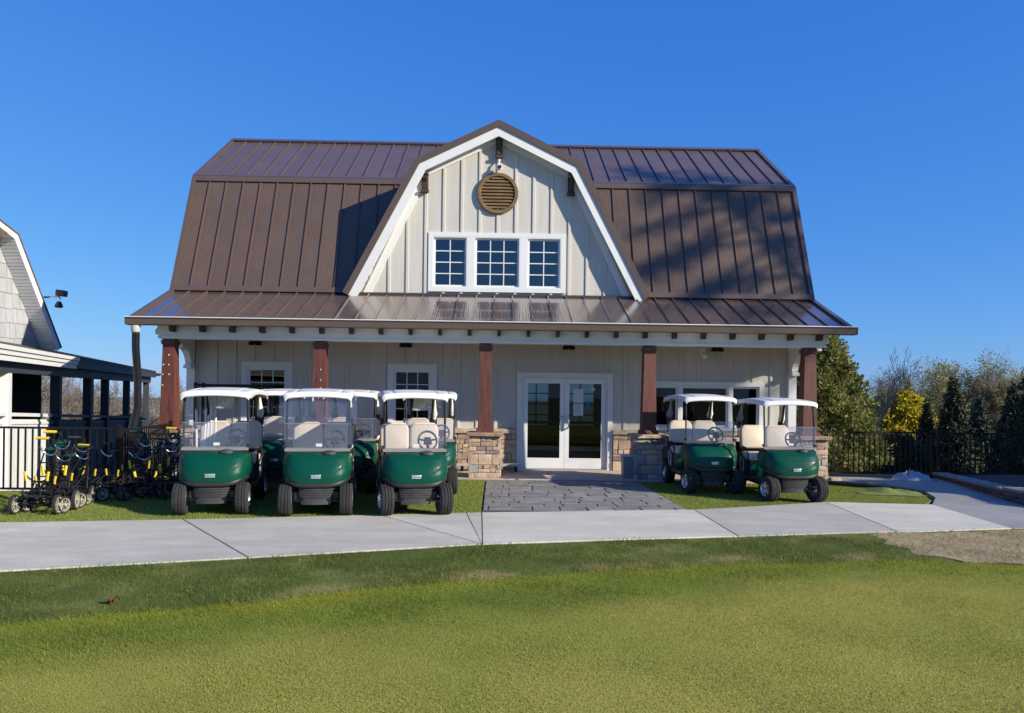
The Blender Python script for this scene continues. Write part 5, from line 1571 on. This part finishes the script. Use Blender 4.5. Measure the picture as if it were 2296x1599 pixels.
# far bare wood: prototypes, copied
protos = []
for k in range(5):
    tr_, cr_, tips = bare_tree_mesh(100 + k, 9, .55, 4, .15, nb=(2, 3), twig=.016, up=.5)
    mt = np_mesh('trunk', tr_[0], np.array([f for f in tr_[1]], dtype=np.int32), [WBRN, WGRY][k % 2])
    mc = np_mesh('crown', cr_[0], np.array(cr_[1], dtype=np.int32), [WBRN, WGRY][k % 2])
    protos.append((mt, mc, tips))
r9 = random.Random(33)
def bare(loc, k, s, label, group, rz=None):
    t = thing('bare_tree', label, 'tree', loc, r9.uniform(0, 6.28) if rz is None else rz, group)
    t.scale = (s, s, s)
    link('trunk', protos[k][0], None, t); link('crown', protos[k][1], None, t)
    return t
for i in range(46):
    y = r9.uniform(46, 74); px = r9.uniform(60, 520)
    x = (px - 1110) / 1724 * y + r9.uniform(-1, 1)
    bare((x, y, hz(x, y)), i % 5, r9.uniform(.58, .80), 'leafless brown tree in the far wood behind the deck and leftmost column', 'bare trees of the far left wood')
for i in range(34):
    y = r9.uniform(44, 78); px = r9.uniform(1840, 2330)
    x = (px - 1110) / 1724 * y
    s = r9.uniform(.42, .66) * (.75 + .25 * y / 60)
    bare((x, y, hz(x, y)), i % 5, s, 'leafless grey tree in the far wood behind the right fence', 'bare trees of the far right wood')
# brush under the far woods reads as one mass
for nm, x0, x1, y0, y1, zt, n in (('left', -46, -22, 52, 80, 3.0, 9000), ('right', 26, 62, 62, 90, 2.6, 9000)):
    rs = np.random.default_rng(8)
    xx = rs.uniform(x0, x1, n); yy = rs.uniform(y0, y1, n)
    zb = np.array([hz(a, b) for a, b in zip(xx, yy)])
    P = np.stack([xx, yy, zb + rs.uniform(0, zt + 1, n) ** 1.0], 1)
    V, Fq = leaf_quads(P, .55, rs, .10, (0, 0, 1), .5)
    o = link('undergrowth', np_mesh('undergrowth', V, Fq, M('brush_' + nm, (.20, .15, .11), rough=.95, island=.4)))
    tag(o, 'tangled leafless brush under the far trees on the ' + nm, kind='stuff')

# spring-green trees: bare structure with sparse young leaves
WILLOW = M('young_leaf', (.30, .29, .09), rough=.7, island=.45, transl=.3)
wi = []
for k in range(3):
    tr_, cr_, tips = bare_tree_mesh(200 + k, 9, .55, 4, .17, nb=(2, 3), twig=.014, up=.45)
    mt = np_mesh('trunk', tr_[0], np.array(tr_[1]), WGRY)
    mb_ = np_mesh('branches', cr_[0], np.array(cr_[1]), WGRY)
    V, Fq = leaves_on(tips, 3, .085, .22, k)
    mc = np_mesh('crown', V, Fq, WILLOW)
    wi.append((mt, mb_, mc))
for i, (px, y, s, lab) in enumerate([(2090, 46, .60, 'tree with pale yellow green spring leaves behind the narrow dark conifer'), (2165, 50, .76, 'tallest pale green spring tree behind the broad dark conifer'), (2235, 54, .72, 'pale green spring tree between the tallest one and the right edge'), (2300, 47, .62, 'pale green spring tree at the right edge of the wood'), (2030, 60, .62, 'faint green spring tree behind the yellow shrub'), (2365, 52, .72, 'outermost pale green spring tree beyond the right edge')]):
    x = (px - 1110) / 1724 * y
    t = thing('spring_tree', lab, 'tree', (x, y, hz(x, y)), i * 1.3, 'pale green spring trees'); t.scale = (s, s, s)
    a, b, c = wi[i % 3]
    link('trunk', a, None, t); link('branches', b, None, t); link('crown', c, None, t)

# leaning bare tree near the fence
tr_, cr_, tips = bare_tree_mesh(77, 6.4, .42, 4, .075, lean=(.20, .05), start=.5, nb=(2, 2), twig=.007, up=.9)
t = thing('bare_tree', 'slender leaning bare tree just behind the right fence', 'tree', (11.55, 24.0, -.65)); t.scale = (.62, .62, .50)
link('trunk', np_mesh('trunk', tr_[0], np.array(tr_[1]), M('pale_bark', (.26, .22, .18), rough=.9, var=.25)), None, t)
link('crown', np_mesh('crown', cr_[0], np.array(cr_[1]), WGRY), None, t)

def cone_tree(name, label, cat, loc, H, R, n, mat, size, seed, shape, group=None, up=.3, asp=.45, lay=0., trunk=.1, clump=0):
    """evergreen: foliage sprays through a shell of the crown; shape(t) = radius factor at height fraction t"""
    rs = np.random.default_rng(seed)
    t = thing(name, label, cat, loc, 0, group)
    tt = rs.uniform(0, 1, int(n * 2.2)); keep = rs.uniform(0, 1, len(tt)) < np.array([shape(a) for a in tt]) ** .9 + .05
    tt = tt[keep][:n]; n = len(tt)
    az = rs.uniform(0, 2 * PI, n)
    rad = np.array([shape(a) for a in tt]) * R
    lump = 1 + .13 * np.sin(az * 5 + tt * 17 + seed) + .10 * np.sin(az * 9 - tt * 31) + .07 * np.sin(az * 17 + tt * 53)
    if lay: lump *= 1 - lay * ((tt * H / .55) % 1)
    q = rad * lump * np.sqrt(rs.uniform(.45, 1.0, n))
    P = np.stack([q * np.cos(az), q * np.sin(az), tt * H], 1)
    out = np.stack([np.cos(az), np.sin(az), np.zeros(n)], 1)
    if clump:
        P = np.repeat(P, clump, 0) + rs.normal(0, size * .8, (n * clump, 3)); out = np.repeat(out, clump, 0)
    a = out * .6 + np.array([0, 0, 1]) * up * 2 + rs.normal(0, .55, P.shape)
    a /= np.linalg.norm(a, axis=1)[:, None]
    b = np.cross(a, rs.normal(0, 1, P.shape)); b /= np.linalg.norm(b, axis=1)[:, None]
    s = (size * rs.uniform(.6, 1.4, len(P)))[:, None]
    V = np.empty((len(P), 4, 3)); V[:, 0] = P - a * s; V[:, 1] = P + b * s * asp; V[:, 2] = P + a * s; V[:, 3] = P - b * s * asp
    link('crown', np_mesh('crown', V.reshape(-1, 3), np.arange(4 * len(P)).reshape(-1, 4), mat), None, t)
    part('trunk', MB().tube([(0, 0, -.3), (0, 0, H * .5), (0, 0, H * .9)], [trunk, trunk * .6, .02], 7), WBRN, t)
    return t
ARB = M('arborvitae_green', (.21, .215, .055), rough=.75, island=.55, transl=.35)
GOLD = M('golden_foliage', (.42, .34, .015), rough=.7, island=.4, transl=.3)
DARKC = M('dark_conifer', (.038, .048, .022), rough=.85, island=.5)
BLUC = M('bluish_conifer', (.06, .078, .045), rough=.85, island=.4)
egg = lambda t: (min(1, (t / .12) ** .5) if t < .12 else 1) * max(.02, (1 - t)) ** .62
con = lambda t: max(.03, 1 - t) ** .9 * min(1, .55 + t * 6)
rou = lambda t: math.sqrt(max(0, 1 - (2 * t - .86) ** 2 * .78)) if t < .98 else .1
col_ = lambda t: min(1, .7 + t * 2) * max(.02, 1 - t ** 2.2)
cone_tree('arborvitae', 'large broad arborvitae rising behind the right end of the porch', 'conifer', (9.0, 21.2, -.35), 4.25, 1.75, 13000, ARB, .06, 1, egg, clump=3, up=.35)
cone_tree('arborvitae', 'upright arborvitae squeezed behind the end wall of the clubhouse', 'conifer', (8.75, 23.4, -.5), 5.5, .95, 6000, ARB, .065, 2, egg, clump=3, up=.35)
cone_tree('golden_shrub', 'bright yellow golden cypress behind the right fence', 'shrub', (17.5, 33, -1.35), 3.45, 1.4, 4600, GOLD, .11, 3, rou, clump=3, up=.1)
cone_tree('topiary_shrub', 'dark clipped round shrub right behind the fence in front of the golden cypress', 'shrub', (12.9, 24.0, -.9), 1.5, .64, 3000, DARKC, .06, 4, rou, clump=2, up=.1)
for i, (px, y, H, R, m, lab) in enumerate([
    (1955, 36, 3.4, .5, DARKC, 'narrow dark spruce between the arborvitae and the golden cypress'),
    (2090, 30, 2.9, .6, DARKC, 'narrow dark spruce right of the golden cypress'),
    (2150, 27, 3.5, .95, DARKC, 'broad dark spruce in the middle of the right hand trees'),
    (2212, 29, 3.0, .85, BLUC, 'bluish green spruce right of the broad dark spruce'),
    (2290, 25, 3.1, 1.0, DARKC, 'dark spruce at the right edge behind the shaded fence'),
    (2350, 22, 4.4, 1.2, DARKC, 'tall dark spruce reaching in at the right edge of the picture')]):
    x = (px - 1110) / 1724 * y
    cone_tree('spruce', lab, 'conifer', (x, y, hz(x, y)), H, R, 5200, m, .085, 20 + i, con, 'dark conifers behind the right fence', up=-.05, asp=.28, lay=.45, clump=2)
# the tall open conifer off to the right whose shadow falls on the roof
PINE = M('pine_needles', (.035, .055, .022), rough=.85, island=.4)
rp_ = random.Random(6); br = MB(); npts = []
HP = 21.0
for k in range(50):
    f = k / 49; z = 13.2 + (HP - 13.5) * f
    L = 3.6 * (1 - f) ** .7 * rp_.uniform(.55, 1.15) * (1 if f > .25 else .6 + f) + .3
    az = k * 2.4 + rp_.uniform(-.4, .4)
    c, s = math.cos(az), math.sin(az)
    pts_ = [(0, 0, z)] + [(c * L * q, s * L * q, z + L * (.10 * q - .42 * q * q + .16 * q ** 3)) for q in (.3, .6, .85, 1)]
    br.tube(pts_, [.06, .05, .035, .02, .01], 5)
    for q in np.linspace(.35, 1, max(3, int(L * 5))):
        p_ = Vector(pts_[0]).lerp(Vector(pts_[-1]), q); p_.z = z + L * (.10 * q - .42 * q * q + .16 * q ** 3)
        npts.append((p_.x, p_.y, p_.z - .08))
t = thing('tall_pine', 'tall open conifer off to the right of the porch with drooping branches', 'tree', (29.3, 5.25, -.05))
part('trunk', MB().tube([(0, 0, -.2), (0, 0, 8), (0.1, 0, 15), (0, 0, HP)], [.26, .18, .10, .03], 10), WBRN, t)
part('branches', br, WBRN, t)
V, Fq = leaves_on([Vector(q) for q in npts], 19, .10, .15, 5, .30)
link('crown', np_mesh('crown', V, Fq, PINE), None, t)
for i, (x, y, H, R) in enumerate([(18.5, 9.7, 5.7, 1.9), (18.7, 12.4, 6.0, 2.0), (24.0, 17.5, 10, 3.2), (18.6, 7.3, 5.2, 1.5)]):
    cone_tree('tall_spruce', ['dense spruce beyond the retaining wall, nearest the path', 'dense spruce standing second from the path', 'tallest dense spruce at the back of the right hand row', 'dense spruce nearest the tall open conifer'][i], 'conifer', (x, y, -.2), H, R, 5000, DARKC, .22, 40 + i, con if H > 8 else rou, 'dense spruces right of the path', up=-.05, asp=.3, lay=.3)

# ------------------------------------------------------------------ grass blades
def inpoly(px, py, poly):
    c = np.zeros(len(px), bool); n = len(poly)
    for i in range(n):
        (x0, y0), (x1, y1) = poly[i], poly[i - 1]
        k = ((y0 > py) != (y1 > py)) & (px < (x1 - x0) * (py - y0) / (y1 - y0 + 1e-12) + x0)
        c ^= k
    return c
def blades(name, poly, n, h, w, mat, label, z, seed, lean=.5, hole=None, feather=0.):
    rs = np.random.default_rng(seed)
    P = np.array(poly); lo, hi = P.min(0), P.max(0)
    x = rs.uniform(lo[0], hi[0], n); y = rs.uniform(lo[1], hi[1], n)
    k = inpoly(x + rs.normal(0, feather * .5, n), y + rs.normal(0, feather, n), poly)
    # only what a camera near the photograph's could see
    k &= (np.abs(x - .022 * y) < .74 * y + 2.4)
    if hole is not None: k &= ~inpoly(x + rs.normal(0, .10, n), y + rs.normal(0, .10, n), hole)
    x, y = x[k], y[k]; n = len(x)
    cl = .65 + .5 * (np.sin(x * 3.1 + y * 1.3) * np.sin(y * 2.7 - x * .9) * .5 + .5) * rs.uniform(.6, 1.3, n)
    hh = h * cl * rs.uniform(.6, 1.25, n)
    az = rs.uniform(0, 2 * PI, n); la = rs.uniform(0, 2 * PI, n); ll = hh * lean * rs.uniform(.2, 1.6, n)
    ww = w * rs.uniform(.7, 1.3, n)
    V = np.empty((n, 3, 3))
    V[:, 0] = np.stack([x - np.cos(az) * ww, y - np.sin(az) * ww, np.full(n, z)], 1)
    V[:, 1] = np.stack([x + np.cos(az) * ww, y + np.sin(az) * ww, np.full(n, z)], 1)
    V[:, 2] = np.stack([x + np.cos(la) * ll, y + np.sin(la) * ll, z + hh], 1)
    me = np_mesh(name, V.reshape(-1, 3), np.arange(3 * n).reshape(n, 3), mat)
    if mat is LAWNB: set_turf(me, np.repeat(lawn_colour(x, y) * rs.uniform(.85, 1.15, (n, 1)), 3, 0))
    o = link(name, me)
    tag(o, label, kind='stuff'); return o
LAWNB = attr_mat('lawn_blade', .75, .22, .35)
TB = M('turf_blade', (.21, .26, .05), rough=.75, col2=(.31, .34, .075), vs=1.6, island=.3, detail=6, transl=.35, spec=.25)
DRY = M('dry_straw', (.36, .28, .13), rough=.8, island=.35)
strip = near_edge + fringe_edge[::-1]
strip_c = [p for p in strip if -9 < p[0] < 9.4]
dirtp = [(5.1, 10.1), (4.72, 9.3), (4.75, 8.6), (5.1, 8.2), (5.7, 8.08), (7, 8.2), (9, 8.6), (9.5, 10.8)]
blades('rough_grass', strip_c, 260000, .050, .0032, LAWNB, 'shaggy green grass blades of the strip before the pavement', -.006, 1, .7, hole=dirtp, feather=.06)
blades('dry_grass', strip_c, 7000, .040, .003, DRY, 'pale dead blades scattered through the rough grass', -.006, 2, 1.0)
cut = lambda e: [q for q in e if -9 < q[0] < 9.4]
blades('fringe_grass', cut(fringe_edge) + cut(green_edge)[::-1], 360000, .024, .0026, LAWNB, 'short bright blades of the fringe round the putting green', -.003, 3, .6, feather=.12)
gp_ = cut(green_edge) + [(8.0, 3.0), (-6, 3.0)]
blades('green_grass', gp_, 700000, .012, .0021, LAWNB, 'very short mown blades of the putting green', -.002, 4, .6, feather=.2)
blades('turf_grass', [(-8.5, 9.62), (-6.38, 10.05), (-4.18, 10.41), (-2.2, 10.83), (-.195, 11.26), (-.195, 15.66), (-7.2, 15.66), (-7.2, 13.2), (-9, 13.2)], 240000, .028, .0030, TB, 'artificial turf blades under the carts and trolleys', .006, 5, .5)
blades('side_turf_grass', [(2.97, 11.84), (4.2, 12.28), (5.56, 12.86), (7.18, 12.66), (7.58, 13.2), (7.95, 14.3), (7.5, 14.9), (6.6, 15.3), (2.92, 15.5)], 110000, .028, .0030, TB, 'turf blades of the patch at the right end', .006, 6, .5)
blades('thin_grass', [(4.9, 9.95), (4.8, 8.7), (5.3, 8.2), (9, 8.6), (9, 10.5)], 5200, .03, .003, TB, 'thin grass coming through the bare soil', .008, 17, .9)
blades('dirt_grass', [(5.0, 10.0), (4.8, 8.7), (5.3, 8.2), (9, 8.6), (9, 10.5)], 4200, .035, .003, DRY, 'straw and dead stems lying on the bare soil', .011, 7, 2.2)
